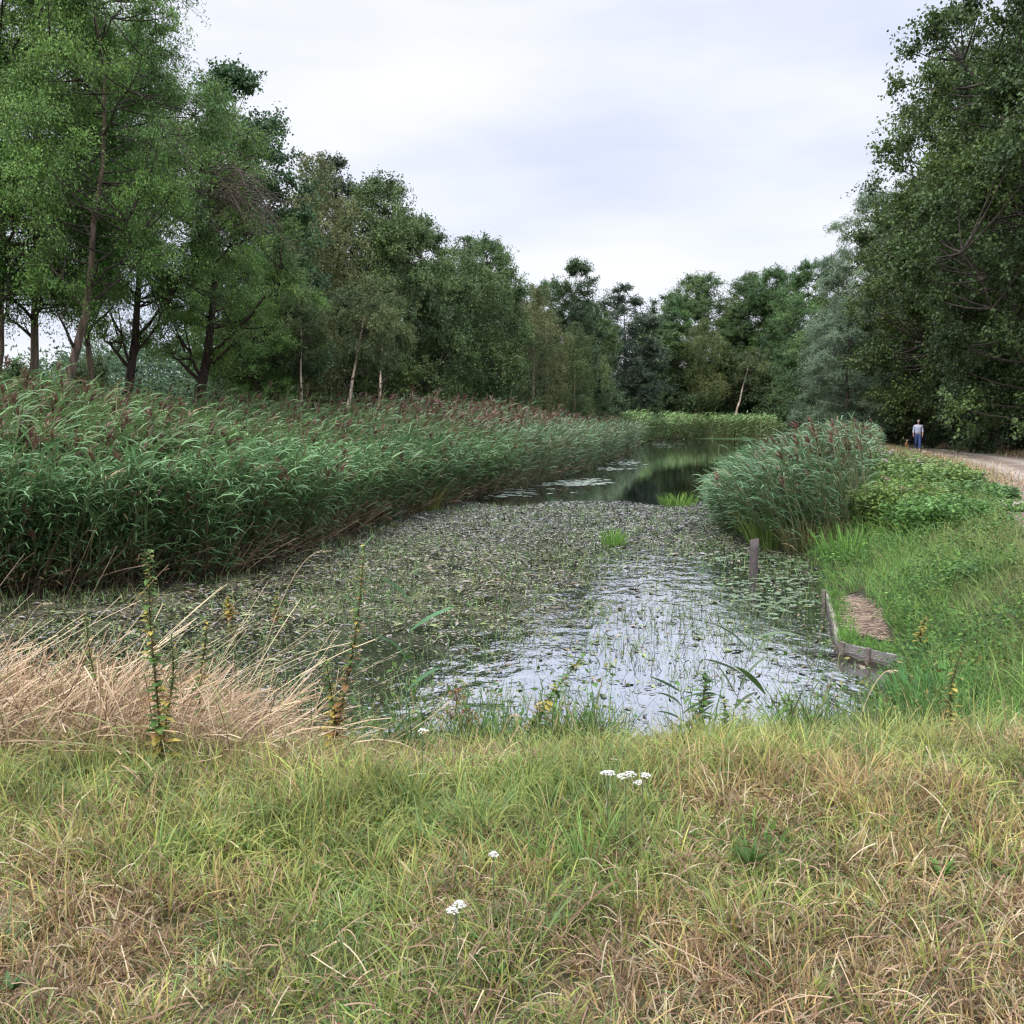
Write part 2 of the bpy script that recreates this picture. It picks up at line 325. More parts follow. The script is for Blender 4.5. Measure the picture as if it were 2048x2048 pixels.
# ------------------------------------------------------------------ ground, path, water
def warp(n, near, far, c):
    t = np.linspace(-1, 1, n); k = 5.2
    return c + np.sign(t)*(np.sinh(np.abs(t)*k)/np.sinh(k))*far + t*near
gx = np.unique(np.concatenate([np.arange(-18, 40, .32), -18-np.cumsum(np.geomspace(.4, 90, 42)), 40+np.cumsum(np.geomspace(.4, 90, 42))]))
gy = np.unique(np.concatenate([np.arange(-2, 36, .3), 36+np.cumsum(np.geomspace(.32, 1.2, 160)), 156+np.cumsum(np.geomspace(1.3, 110, 40)), -2-np.cumsum(np.geomspace(.5, 60, 20))]))
X, Y = np.meshgrid(gx, gy); Z = ground_z(X, Y).reshape(X.shape)
sdG = sdist(np.stack([X.ravel(), Y.ravel()], -1)).reshape(X.shape)
pdG = path_dist(X, Y)
def ground_col(x, y, sd, pd):
    n1 = fbm(x, y, 1.6, 2)[..., None]; n2 = fbm(x, y, .7, 8)[..., None]
    litter = np.array([.11, .085, .055])*(1-n1) + np.array([.16, .125, .08])*n1
    green = np.array([.045, .065, .022])
    c = litter*.5+green*.5 + (litter-green)*.5*(n2*2-1)
    mud = np.array([.035, .03, .022]); k = (1-sstep(.1, 1.2, sd))[..., None]; c = c*(1-k)+mud*k
    far = sstep(40, 90, np.abs(x)+y*.4)[..., None]; c = c*(1-far)+np.array([.05, .085, .03])*far
    apd = np.abs(pd)
    dry = (np.exp(-((pd-4.3)/1.5)**2)*.9)[..., None]; c = c*(1-dry)+np.array([.33, .24, .13])*dry
    e = (1-sstep(2.0, 3.1, apd+(fbm(x, y, 1.1, 4)-.5)*1.2))[..., None]*sstep(12, 16, y)[..., None]
    rut = (np.exp(-((apd-.85)/.38)**2))[..., None]
    sand = np.array([.20, .155, .12])*(1-rut)+np.array([.32, .27, .225])*rut
    sand = sand*(.85+.3*n2)
    far2 = sstep(44, 64, y)[..., None]      # further on the track is grassed over between the wheel marks
    thin = 1-far2*(1-rut)*.8
    return c*(1-e*thin)+sand*e*thin
gcol = ground_col(X, Y, sdG, pdG)
ny, nx = X.shape
g = Geo(); I = np.arange(ny*nx).reshape(ny, nx)
g.add(np.stack([X, Y, Z], -1).reshape(-1, 3), np.stack([I[:-1, :-1], I[:-1, 1:], I[1:, 1:], I[1:, :-1]], -1).reshape(-1, 4), gcol.reshape(-1, 3))
g.build('ground', ground_material(), smooth=True, kind='structure', label='grassy banks and sandy track around the pond')
g = Geo(); wx = np.linspace(-17, 45, 12); wy = np.linspace(6.5, 150, 20); WX, WY = np.meshgrid(wx, wy); I = np.arange(240).reshape(20, 12)
g.add(np.stack([WX, WY, 0*WX], -1).reshape(-1, 3), np.stack([I[:-1, :-1], I[:-1, 1:], I[1:, 1:], I[1:, :-1]], -1).reshape(-1, 4), (1, 1, 1))
g.build('water', water_material(), smooth=True, kind='structure', label='still dark pond water')

# ------------------------------------------------------------------ TREES
def crown_r(shape, t):
    t = np.clip(t, 0, 1)
    if shape == 'oval': return np.sin(np.pi*np.clip(t*.88+.09, 0, 1))**.62
    if shape == 'broad': return np.clip(np.sin(np.pi*np.clip(t*.80+.17, 0, 1)), 0, 1)**.5
    if shape == 'cone': return (1-t)**.72*np.clip(t*6+.45, 0, 1)
    if shape == 'column': return np.clip((1-t**3.0), 0, 1)**.6*np.clip(t*5+.55, 0, 1)
    if shape == 'bush': return np.sqrt(np.clip(1-t**2, 0, 1))
def make_tree_meshes(key, seed, H=18., base=.22, rad=4., shape='oval', clumps=120, per=300, leaf=.13, lw=.6, droop=0., dlen=0., lean=0., bend=0.,
                     col=(.06, .11, .03), hi=(.10, .17, .04), tr=.22, bark=(1, 1, 1), cr=1.05, gaps=0., up=.35, wob=.25, stems=1, twigcol=(.10, .08, .06), lobes=.28, dead=0, grp=.4):
    r = np.random.default_rng(seed)
    # trunk(s)
    K = 12; tz = np.linspace(0, 1, K)
    gt = Geo(); trunks = []
    for s in range(stems):
        ang = r.uniform(0, 6.28); off = 0 if stems == 1 else .35*tr*3
        sway = np.cumsum(r.normal(0, wob, (K, 2)), 0)*np.linspace(.2, 1, K)[:, None]*.5
        sp_ = (0 if stems == 1 else rad*.45)
        px = math.cos(ang)*(off + sp_*tz**1.3) + lean*tz**.9*H + bend*np.sin(np.pi*tz)*H + sway[:, 0]
        py = math.sin(ang)*(off + sp_*tz**1.3) + sway[:, 1]
        px -= px[0]*0; P = np.stack([px, py, tz*H*.86-.3], -1)
        Rr = tr*(1-tz*.93)**(1.25 if tr > .2 else .9)*(1+.45*np.exp(-tz*22)); Rr[-1] = .01
        if stems > 1: Rr = Rr*.7
        trunks.append((P, Rr)); tubes(gt, P[None], Rr[None], bark, 9)
    allT = np.concatenate([np.stack([np.interp(np.linspace(0, 1, 60), tz, P[:, k]) for k in range(3)], -1) for P, _ in trunks])
    # main limbs
    clumps = int(clumps*1.35); leaf = leaf*1.0; per = int(per*1.3); nl = max(6, int(clumps/12)); zt = r.uniform(base*.85, .92, nl); limb_pts = [allT[allT[:, 2] > H*base*.8]]
    Tm = trunks[0][0]
    def axis(z):   # x,y of mean axis at height fraction
        return np.stack([np.interp(z, tz*.86, Tm[:, 0]), np.interp(z, tz*.86, Tm[:, 1])], -1)
    lob = r.uniform(0, 6.28, 6)
    def lobed(a, z): return 1+lobes*np.sin(2*a+lob[0]+z*3)*.5+lobes*np.sin(3*a+lob[1]-z*5)*.6+lobes*np.sin(5*a+lob[2]+z*9)*.4
    aL = r.uniform(0, 6.28, nl); tl = (zt-base)/(1-base)
    end_r = rad*crown_r(shape, np.clip(tl+.12, 0, .97))*lobed(aL, tl)*r.uniform(.5, .8, nl)
    ax = axis(zt)
    E = np.stack([ax[:, 0]+np.cos(aL)*end_r, ax[:, 1]+np.sin(aL)*end_r, np.minimum(zt*H+end_r*r.uniform(.15, .6, nl), H*.97)], -1)
    Bz = np.maximum(zt*H-end_r*.45, H*base*.6); ab = axis(Bz/H); B = np.stack([ab[:, 0], ab[:, 1], Bz], -1)
    tt = np.linspace(0, 1, 7)[None, :, None]
    mid = (B+E)/2+np.stack([np.cos(aL), np.sin(aL), 0*aL-.3], -1)*end_r[:, None]*.12
    LP = B[:, None]*(1-tt)**2+2*mid[:, None]*tt*(1-tt)+E[:, None]*tt**2 + r.normal(0, .06, (nl, 7, 3))*(tt > 0)
    lr = (tr*.30*(1-tl*.7))[:, None]*(1-.85*tt[0, :, 0][None]); tubes(gt, LP, lr, np.minimum(bark, .8), 6)
    limb_pts.append(LP.reshape(-1, 3)); LPs = np.concatenate(limb_pts)
    # clump centres
    tcs = r.random(clumps*4); rr = crown_r(shape, tcs); keep = r.random(len(tcs)) < (rr**1.3+.08); tcs = tcs[keep][:clumps]; n = len(tcs)
    a = r.uniform(0, 6.28, n); q = np.where(r.random(n) < .72, r.uniform(.68, 1.0, n), np.sqrt(r.random(n))*.7)
    zz = base+(1-base)*tcs; ax = axis(zz)
    rad_e = np.maximum(rad*crown_r(shape, tcs)*lobed(a, tcs)-cr*.45, .05)*q
    C = np.stack([ax[:, 0]+np.cos(a)*rad_e, ax[:, 1]+np.sin(a)*rad_e, zz*H + r.normal(0, .2, n)], -1)
    # gather the sprays into boughs so that the crown has lit shelves and dark gaps between them
    nbg = max(8, n//7); bc = C[r.choice(n, nbg, replace=False)]; wz = np.array([1, 1, 1.7]); nb_ = (((C[:, None]-bc[None])*wz)**2).sum(-1).argmin(1)
    C = C+(bc[nb_]-C)*np.array([.36, .36, .36])*grp
    C[:, 2] = np.minimum(C[:, 2], H-cr*.3)
    # secondary branches from nearest limb point
    D = np.linalg.norm(C[:, None]-LPs[None], axis=-1) + 1.2*np.clip(LPs[None, :, 2]-C[:, None, 2]+.3, 0, 9) + r.uniform(0, 1.6, (len(C), len(LPs))); S = LPs[D.argmin(1)]
    m2 = (S+C)/2+np.array([0, 0, -.12])*np.linalg.norm(C-S, axis=1)[:, None]; tt = np.linspace(0, 1, 5)[None, :, None]
    BP = S[:, None]*(1-tt)**2+2*m2[:, None]*tt*(1-tt)+C[:, None]*tt**2
    tubes(gt, BP, .032*(1-.75*tt[0, :, 0])[None]*(tr/.22), np.minimum(bark, .7), 4)
    # twigs
    ntw = 16; outw = unit(np.stack([C[:, 0]-ax[:, 0], C[:, 1]-ax[:, 1], 0*a], -1))
    d = unit(r.normal(0, 1, (n, ntw, 3))*np.array([1, 1, .75])+outw[:, None]*.55+np.array([0, 0, up]))
    ln = cr*r.uniform(.45, 1.25, (n, ntw, 1)); scl = r.uniform(.7, 1.25, (n, 1, 1))*np.clip(.5+.75*crown_r(shape, tcs), .5, 1)[:, None, None]; ln = ln*scl
    ts_ = np.linspace(0, 1, 4)[None, None, :, None]
    TP = C[:, None, None]+d[:, :, None]*ln[:, :, None]*ts_+np.array([0, 0, -1.])*(droop*ln[:, :, None]*ts_**2)
    if dlen:   # pendulous strands
        dl = dlen*r.uniform(.3, 1.1, (n, ntw, 1, 1)); TP = C[:, None, None]+d[:, :, None]*ln[:, :, None]*np.minimum(ts_*1.6, 1)**.7*.85 + np.array([0, 0, -1.])*dl*np.clip(ts_-.22, 0, 1)**1.1*1.3
        TP[..., 2] = np.maximum(TP[..., 2], .4)
    tw = TP.reshape(-1, 4, 3)
    # thin twig ribbons as 3-sided tubes
    tubes(gt, tw[:: (5 if dlen else 2)], np.array([.012, .009, .006, .003])[None]*(.8 if dlen else 1.2), np.minimum(bark, .7), 3)
    # leaves
    pl = max(1, per//ntw); M = n*ntw*pl
    t_ = r.uniform(.08, 1.05, (n*ntw, pl)); seg = np.clip(t_*3, 0, 2.999); i0 = seg.astype(int); f = (t_*3-i0)[..., None]
    ar = np.arange(n*ntw)[:, None]
    p0 = tw[ar, i0]; p1 = tw[ar, i0+1]; pos = p0*(1-f)+p1*f; tdir = unit(p1-p0)
    jit = .07 if dlen else cr*.10
    pos = pos + r.normal(0, jit, pos.shape)*np.array([1, 1, .8])
    ld = unit(tdir*.7+r.normal(0, .8, pos.shape)+np.array([0, 0, -.25-(.9 if dlen else 0)])); nr = unit(r.normal(0, .75, pos.shape)+np.array([0, 0, .9])+np.repeat(outw*.5, ntw, 0)[:, None])
    cc = r.random((n, 1, 1)); k = np.clip(.25+cc*.6+r.normal(0, .22, (n, ntw*pl, 1)), 0, 1)
    # young bright outer sprays
    colr = np.array(col)*(1-k)+np.array(hi)*k; bt = r.random(nbg)[nb_][:, None, None]; colr = colr*(.78+.5*bt)*np.array([.9+.25*1, 1, 1])**(bt-.4); colr = colr.reshape(-1, 3)
    colr = colr*r.uniform(.78, 1.22, (len(colr), 1))
    pos = pos.reshape(-1, 3); ls = leaf*r.uniform(.65, 1.3, len(pos))
    if gaps: kp = r.random(len(pos)) > gaps; pos, ls, colr = pos[kp], ls[kp], colr[kp]; ld = ld.reshape(-1, 3)[kp]; nr = nr.reshape(-1, 3)[kp]
    gl = Geo(); leaves(gl, pos, ld.reshape(-1, 3), nr.reshape(-1, 3), ls, ls*lw, colr)
    dm = None
    if dead:
        gd = Geo(); c0 = np.array([lean*H*.7+rad*.35, -rad*.55, H*.66]); nd = dead
        s0 = np.repeat(c0[None], nd, 0)+r.normal(0, .7, (nd, 3)); dd = unit(r.normal(0, .5, (nd, 3))+np.array([.95, -.1, .1]))
        t5 = np.linspace(0, 1, 5)[None, :, None]; l5 = r.uniform(.9, 2.6, (nd, 1, 1))
        DP = s0[:, None]+dd[:, None]*l5*t5+r.normal(0, .05, (nd, 5, 3))+np.array([0, 0, -.45])*t5**2*l5
        tubes(gd, DP, np.array([.022, .017, .013, .009, .004])[None], (.95, .88, .82), 3)
        dm = gd.build('dead_twigs', MAT_BARK, mesh_only=True)
    return dict(trunk=gt.build('trunk', MAT_BARK, mesh_only=True, smooth=True), crown=gl.build('crown', MAT_LEAF, mesh_only=True), dead=dm, H=H, rad=rad, key=key)
DARK = dict(col=(.040, .082, .030), hi=(.10, .17, .05))
MIDG = dict(col=(.052, .112, .030), hi=(.135, .25, .055))
P = {}
P['ash1'] = make_tree_meshes('ash', 11, 19, .31, 4.6, 'oval', 150, 430, .105, .42, lean=.05, bend=.03, wob=.42, tr=.24, cr=1.15, droop=.3, bark=(1.5, 1.35, 1.2), grp=.8, **MIDG)
P['ash2'] = make_tree_meshes('ash', 12, 19, .31, 4.4, 'oval', 135, 430, .105, .42, lean=.12, bend=.08, wob=.38, tr=.22, cr=1.15, droop=.3, bark=(1.5, 1.35, 1.25), grp=.8, **MIDG)
P['ash3'] = make_tree_meshes('ash', 13, 17, .28, 4.5, 'oval', 130, 400, .105, .45, lean=.10, bend=.05, wob=.25, tr=.33, cr=1.1, droop=.35, bark=(.55, .45, .45), dead=220, grp=.8, **MIDG)
P['oak1'] = make_tree_meshes('oak', 21, 18, .12, 5.2, 'broad', 190, 330, .14, .75, tr=.3, cr=1.15, **DARK)
P['oak2'] = make_tree_meshes('oak', 22, 18, .08, 5.0, 'oval', 190, 330, .14, .75, tr=.3, cr=1.1, lobes=.4, **DARK)
P['oak3'] = make_tree_meshes('oak', 23, 22, .06, 6.5, 'broad', 330, 290, .15, .75, tr=.36, cr=1.15, lobes=.35, col=(.036, .068, .024), hi=(.09, .15, .04))
P['alder1'] = make_tree_meshes('alder', 31, 18, .16, 3.4, 'column', 130, 260, .13, .8, tr=.2, cr=.95, col=(.032, .07, .03), hi=(.07, .125, .045))
P['alder2'] = make_tree_meshes('alder', 32, 17, .08, 3.6, 'oval', 150, 300, .13, .8, tr=.2, cr=.95, col=(.035, .055, .035), hi=(.062, .09, .05))
P['birch1'] = make_tree_meshes('birch', 41, 17, .22, 3.2, 'oval', 90, 300, .11, .7, dlen=2.4, tr=.13, cr=.9, wob=.12, bark=(5.5, 5.2, 5), col=(.06, .10, .035), hi=(.13, .18, .06))
P['birch2'] = make_tree_meshes('birch', 42, 17, .20, 3.0, 'oval', 80, 300, .11, .7, dlen=2.8, tr=.13, cr=.9, lean=.06, wob=.12, bark=(5.5, 5.2, 5), col=(.075, .105, .04), hi=(.18, .20, .08))
P['willow1'] = make_tree_meshes('willow', 51, 18, .08, 4.6, 'broad', 200, 330, .16, .34, droop=.5, tr=.28, cr=1.1, grp=.7, col=(.10, .15, .085), hi=(.23, .31, .19))
P['birchling'] = make_tree_meshes('birchling', 61, 10, .5, 2.3, 'oval', 45, 220, .1, .7, dlen=.5, lean=.16, tr=.15, cr=.8, wob=.1, bark=(5, 4.8, 4.6), col=(.06, .09, .035), hi=(.11, .14, .05))
P['bush1'] = make_tree_meshes('bush', 71, 4, .02, 2.4, 'bush', 62, 250, .12, .7, stems=3, tr=.06, cr=.75, col=(.04, .07, .028), hi=(.075, .12, .04))
P['bush2'] = make_tree_meshes('bush', 72, 4, .02, 2.3, 'bush', 58, 250, .12, .7, stems=3, tr=.06, cr=.75, col=(.032, .058, .028), hi=(.06, .10, .035))
_used = {}
def tree(key, u, y, vtop, wpx, label, group, cat='tree', name=None, rz=None, zs=None):
    """u = photo column of the crown's middle, y = distance, vtop = photo row of the tip, wpx = crown width in photo pixels"""
    p = P[key]; x = (u-1024)/F*y*1.0
    gz = float(ground_z([x], [y])[0]); top = aty(u, vtop, y)[2]
    sz = (top-gz)/p['H']; sx = wpx/F*y/(2*p['rad'])*1.0
    nm = name or {'ash': 'ash_tree', 'oak': 'oak_tree', 'alder': 'alder_tree', 'birch': 'birch_tree', 'willow': 'willow_tree', 'birchling': 'birch_tree', 'bush': 'shrub'}[p['key']]
    o = empty(nm, (x, y, gz-.05), label, cat, group, rz=random.uniform(0, 6.28) if rz is None else rz)
    o.scale = (sx, sx, sz)
    for k in ('trunk', 'crown', 'dead'):
        if p[k] is None: continue
        c = bpy.data.objects.new({'trunk': 'trunk', 'crown': 'crown', 'dead': 'dead_branch'}[k], p[k]); COL.objects.link(c); c.parent = o
    return o
GL = 'trees along the left bank'; GF = 'trees closing the far end of the pond'; GR = 'trees along the right side of the track'; GU = 'undergrowth shrubs beneath the trees'
tree('ash1', -60, 27, -330, 700, 'tall ash cut by the photo\'s left edge, only its crown in view', GL, rz=.1)
tree('ash1', 38, 28.5, -220, 440, 'ash with a grey trunk standing just left of the pale slanting one', GL, rz=.05)
tree('ash2', 58, 25.5, -260, 480, 'tall green ash on a pale slanting trunk rising out of the reeds', GL, rz=-.1)
tree('ash1', 203, 31, -120, 330, 'green ash with a straight dark trunk, left of the curved one', GL, rz=2.2)
tree('ash3', 226, 33, -20, 330, 'leafy ash with the dark curved trunk next to the sky gap', GL, rz=.25)
tree('ash3', 358, 35, 120, 400, 'ash on a thick dark leaning trunk with bare dead twigs high in its crown', GL, rz=.1)
tree('alder1', 520, 45, 85, 300, 'tall dark alder whose rounded tip stands above the ash with dead twigs', GL, rz=1.1)
tree('ash3', 560, 42, 470, 300, 'low bright green ash crown spreading over the dark trunks', GL, rz=2.6)
tree('birch2', 610, 50, 262, 230, 'tall weeping birch with thin yellowish hanging twigs against the sky', GL, rz=.7)
tree('alder2', 690, 56, 320, 220, 'dark alder just right of the tall weeping birch', GL, rz=.4)
tree('oak1', 765, 54, 352, 290, 'dense rounded dark green tree right of the weeping birch', GL, rz=1.9)
tree('birchling', 672, 41, 540, 170, 'young birch with a white trunk leaning to the right', GL, rz=.2)
tree('birchling', 600, 41, 560, 130, 'young birch with a thin upright white trunk, left of the leaning one', GL, rz=1.6)
tree('birchling', 748, 46, 570, 140, 'young birch with a spotted upright trunk beneath the rounded tree', GL, rz=1.2)
tree('oak2', 860, 60, 432, 240, 'dark leafy tree with a flat uneven top, next after the rounded one', GL, rz=.6)
tree('birch1', 930, 64, 462, 220, 'yellow-green birch in the middle of the left row', GL, rz=2.0)
tree('oak1', 985, 68, 480, 200, 'mid green tree between the yellow-green birch and the drooping birch', GL, rz=4.4)
tree('birch2', 1065, 72, 545, 150, 'drooping birch with yellowish strands hanging to the reeds', GL, rz=1.4)
tree('alder1', 1135, 82, 500, 150, 'tall dark alder with a ragged tip near the end of the left row', GL, rz=3.6)
tree('birch1', 1150, 76, 640, 120, 'low weeping birch below the ragged dark alder', GL, rz=5.1)
tree('oak2', 1175, 92, 610, 130, 'small dark tree ending the left row beside the gap of sky', GL, rz=3.1)
tree('oak2', 1100, 84, 560, 160, 'dark tree tucked behind the drooping birch', GL, rz=5.6)
# second row behind, closes the wood
for i, (k, u, y, vt, wp, lb) in enumerate([
    ('alder2', 520, 58, 330, 230, 'dark tree half hidden behind the alder with the rounded tip'),
    ('oak2', 640, 66, 470, 260, 'dark tree behind the slim white birch trunks'),
    ('oak1', 850, 76, 520, 280, 'dark tree seen low between the flat-topped tree and the rounded tree'),
    ('oak2', 960, 84, 560, 260, 'dark tree behind the yellow-green birch')]):
    tree(k, u, y, vt, wp, lb, GL, rz=i*1.3)
# far end
tree('alder2', 1248, 128, 572, 165, 'grey-green conical alder standing alone in the dip of the skyline', GF, rz=.5)
tree('oak2', 1345, 170, 590, 170, 'dark oak right of the conical alder', GF, rz=1.5)
tree('oak1', 1405, 173, 548, 190, 'broad brownish-green oak highest of the far end\'s left part', GF, rz=2.5)
tree('oak2', 1480, 172, 548, 170, 'dark oak behind the small pale birch at the far end', GF, rz=3.5)
tree('oak1', 1545, 168, 540, 180, 'dark blue-green oak in the middle of the far skyline', GF, rz=4.5)
tree('oak2', 1615, 122, 520, 180, 'tall dark oak just left of the silvery willow', GF, rz=5.5)
tree('birch1', 1395, 164, 632, 130, 'lighter olive tree standing in front of the far oaks', GF, rz=.9)
tree('birchling', 1460, 160, 690, 100, 'small pale birch with a white trunk at the far end', GF, rz=.2)
tree('oak2', 1300, 166, 640, 200, 'low dark tree between the conical alder and the far oaks', GF, rz=2.1)
tree('oak1', 1560, 166, 640, 170, 'lower dark tree in front of the far oaks, above the right reeds', GF, rz=2.9)
# right side
tree('willow1', 1728, 80, 380, 240, 'tall silvery willow topping the slope of the right-hand wood', GR, rz=.4)
tree('willow1', 1690, 72, 590, 200, 'lower silvery willow with a pale rounded crown above the walker\'s track', GR, rz=2.4)
tree('oak3', 1790, 84, 430, 260, 'dark oak beneath the tall silvery willow', GR, rz=1.0)
tree('oak3', 1850, 72, 320, 260, 'dark green oak behind the walker, second from the big overhanging one', GR, rz=2.0)
tree('oak3', 1985, 60, 0, 500, 'huge oak whose crown spreads out over the track on the right', GR, rz=3.9)
tree('oak3', 2120, 47, -330, 620, 'tallest oak at the photo\'s right edge, cut by the frame', GR, rz=.8)
tree('oak2', 1925, 66, 400, 260, 'dark oak between the walker\'s oak and the huge overhanging one', GR, rz=4.2)
tree('oak2', 1650, 98, 620, 190, 'dark tree standing left of the lower silvery willow', GR, rz=5.2)
tree('oak1', 1900, 84, 300, 320, 'dense dark tree closing the wood behind the huge oak', GR, rz=.2)
tree('oak1', 2060, 70, 60, 420, 'dark oak behind the tallest right-hand oak', GR, rz=1.8)
# shrubs: dark undergrowth
for i, (k, u, y, vt, wp, lb) in enumerate([
    ('bush1', 30, 40, 725, 150, 'leafy shrub behind the grey ash trunk at the left edge'),
    ('bush2', 150, 44, 730, 120, 'shrub seen between the pale slanting trunk and the straight dark one'),
    ('bush1', 215, 47, 720, 110, 'shrub behind the straight dark trunk'),
    ('bush2', 480, 50, 690, 190, 'dark shrub right of the thick leaning trunk'),
    ('bush1', 560, 55, 720, 180, 'shrub behind the thin upright white birch'),
    ('bush2', 650, 60, 700, 200, 'shrub filling the space behind the leaning birch'),
    ('bush1', 740, 62, 700, 180, 'shrub behind the spotted birch trunk'),
    ('bush2', 840, 66, 690, 200, 'dark shrub beneath the flat-topped tree'),
    ('bush1', 940, 70, 690, 180, 'shrub beneath the yellow-green birch'),
    ('bush2', 1040, 80, 710, 160, 'shrub at the foot of the drooping birch'),
    ('bush1', 1130, 90, 720, 140, 'shrub below the ragged alder'),
    ('bush2', 1210, 112, 735, 130, 'dark shrub where the left row meets the far end'),
    ('bush1', 1240, 140, 745, 130, 'shrub at the foot of the conical alder'),
    ('bush2', 1350, 165, 745, 130, 'dark shrub below the far oaks, left of the olive tree'),
    ('bush1', 1425, 168, 745, 130, 'shrub behind the small pale birch'),
    ('bush2', 1500, 165, 735, 130, 'dark shrub right of the small pale birch'),
    ('bush1', 1575, 162, 730, 140, 'shrub behind the tops of the right reeds'),
    ('bush2', 1640, 104, 720, 150, 'dark shrub left of the walker\'s wood edge'),
    ('bush1', 1700, 90, 720, 140, 'shrub under the lower silvery willow'),
    ('bush2', 1765, 80, 715, 150, 'dark shrub behind the dog'),
    ('bush1', 1860, 72, 700, 170, 'dark shrub right behind the walker'),
    ('bush2', 1930, 62, 690, 190, 'shrub behind the dry grass verge'),
    ('bush1', 2030, 54, 670, 220, 'large shrub at the right edge above the dry verge')]):
    tree(k, u, y, vt, wp, lb, GU, cat='shrub', rz=i*.9)

# far-off wooded hill (left) and wood behind
def wood_mass():
    r = np.random.default_rng(90); g = Geo(); n = 130000
    x = r.uniform(-260, 190, n); y = 300+r.normal(0, 16, n)+np.abs(x)*.05
    vtopz = 13*np.exp(-((x+108)/45)**2)+9+3*vnoise(x, y, 14, 3)+2.5*vnoise(x, y, 5, 4)
    z = vtopz*np.sqrt(r.random(n))
    c = np.array([.05, .085, .045])*(1-r.random((n, 1)))+np.array([.085, .135, .07])*r.random((n, 1))
    leaves(g, np.stack([x, y, z], -1), unit(r.normal(0, 1, (n, 3))), unit(r.normal(0, 1, (n, 3))+np.array([0, -.6, .8])), r.uniform(.7, 1.4, n), r.uniform(.5, 1., n), c)
    g.build('distant_wood', MAT_LEAF, kind='stuff', label='bluish wooded rise far off behind the left trunks', cat='wood')
wood_mass()

# ------------------------------------------------------------------ REEDS
def along(poly, n, r, wfun):
    P_ = np.array(poly); seg = P_[1:]-P_[:-1]; ln = np.linalg.norm(seg, axis=1); mid = (P_[1:]+P_[:-1])/2
    w_ = ln*wfun(mid[:, 1]); i = r.choice(len(seg), n, p=w_/w_.sum()); t = r.random(n)
    pos = P_[i]+seg[i]*t[:, None]; nrm = np.stack([-seg[i][:, 1], seg[i][:, 0]], -1)/ln[i][:, None]
    return pos, nrm
def reeds(g, xy, r, hmean, nl, S, wind, lw, ll, panicle, colA, colB, stemcol=(.16, .17, .08), leanx=.12, hvar=.16, low=.28, pan_scale=1., S_stem=4, spread=.9, spread_f=None, dry=None):
    n = len(xy); z0 = np.maximum(ground_z(xy[:, 0], xy[:, 1]), -.25)
    h = hmean*(1+r.normal(0, hvar, n)); h = h*(.9+.25*fbm(xy[:, 0], xy[:, 1], 2.2, 11)) if np.all(np.asarray(hmean) > 0) else (-hmean-np.maximum(z0, 0))*(.93+.18*fbm(xy[:, 0], xy[:, 1], 2.2, 11)+r.normal(0, hvar*.8, n))
    az = wind+r.normal(0, .6, n); th0 = np.abs(r.normal(leanx, .07, n)); bend = r.uniform(.05, .45, n)
    base = np.stack([xy[:, 0], xy[:, 1], z0-.05], -1)
    K = S_stem; ts = np.linspace(0, 1, K+1); th = th0[:, None]+bend[:, None]*(ts[:-1]+.5/K)[None]
    d = np.stack([np.sin(th)*np.cos(az)[:, None], np.sin(th)*np.sin(az)[:, None], np.cos(th)], -1)
    SP = np.concatenate([base[:, None], base[:, None]+np.cumsum(d*(h/K)[:, None, None], 1)], 1)
    # stems as thin ribbons crossing
    side = np.stack([np.ones(n), np.zeros(n), np.zeros(n)], -1)[:, None]*(.006+.0002*xy[:, 1])[:, None, None]
    V = np.stack([SP-side, SP+side], 2); idx = np.arange(n)[:, None]*(K+1)*2+np.arange(K)[None]*2
    sc = np.array(stemcol)*r.uniform(.6, 1.3, (n, 1))
    g.add(V.reshape(-1, 3), np.stack([idx, idx+1, idx+3, idx+2], -1), np.repeat(sc, (K+1)*2, 0))
    # leaves
    f = low+(1-low)*np.linspace(0, 1, nl)[None]**.9*np.ones((n, 1)); f = np.clip(f+r.normal(0, .03, f.shape), .05, .98)
    sg = f*K; i0 = np.minimum(sg.astype(int), K-1); fr = (sg-i0)[..., None]; ar = np.arange(n)[:, None]
    B = SP[ar, i0]*(1-fr)+SP[ar, i0+1]*fr
    B = B.reshape(-1, 3); m = len(B)
    laz = wind+r.normal(0, spread, m)
    L_ = ll*r.uniform(.6, 1.25, m)
    th_ = r.uniform(.45, .95, m); bd = r.uniform(.5, 1.6, m)
    patch = fbm(xy[:, 0], xy[:, 1], 3.5, 21)[:, None, None]; kk = np.clip(patch*1.1-.05+r.normal(0, .2, (n, nl, 1)), 0, 1)
    c = (np.array(colA)*(1-kk)+np.array(colB)*kk)*r.uniform(.75, 1.3, (n, nl, 1))
    dn = r.random((n, nl, 1)) < (.05+.25*(f < low+.15)[..., None]); c = np.where(dn, np.array([.26, .20, .10])*r.uniform(.6, 1.2, (n, nl, 1)), c)
    ribbons(g, B, laz, L_, th_, bd, lw*r.uniform(.7, 1.25, m), S, c.reshape(-1, 3), 'leaf', twist=r.uniform(-.9, .9, m))
    # panicles
    pk = r.random(n) < panicle; T = SP[pk, -1]; k = pk.sum()
    if k:
        nb = 9; Bp = np.repeat(T, nb, 0)-np.array([0, 0, 1.])*r.uniform(0, .16, (k*nb, 1))*pan_scale
        pc = np.repeat(np.array([.16, .085, .065])*r.uniform(.7, 1.5, (k, 1)), nb, 0)
        paz = np.repeat(wind+r.normal(0, .5, k), nb)+r.normal(0, .7, k*nb)
        ribbons(g, Bp, paz, r.uniform(.12, .26, k*nb)*pan_scale, r.uniform(.1, .5, k*nb), r.uniform(.3, 1.3, k*nb), .034*pan_scale*(1+0*paz), 3 if S > 2 else 2, pc, 'leaf', twist=r.uniform(-1.5, 1.5, k*nb))
r = np.random.default_rng(101)
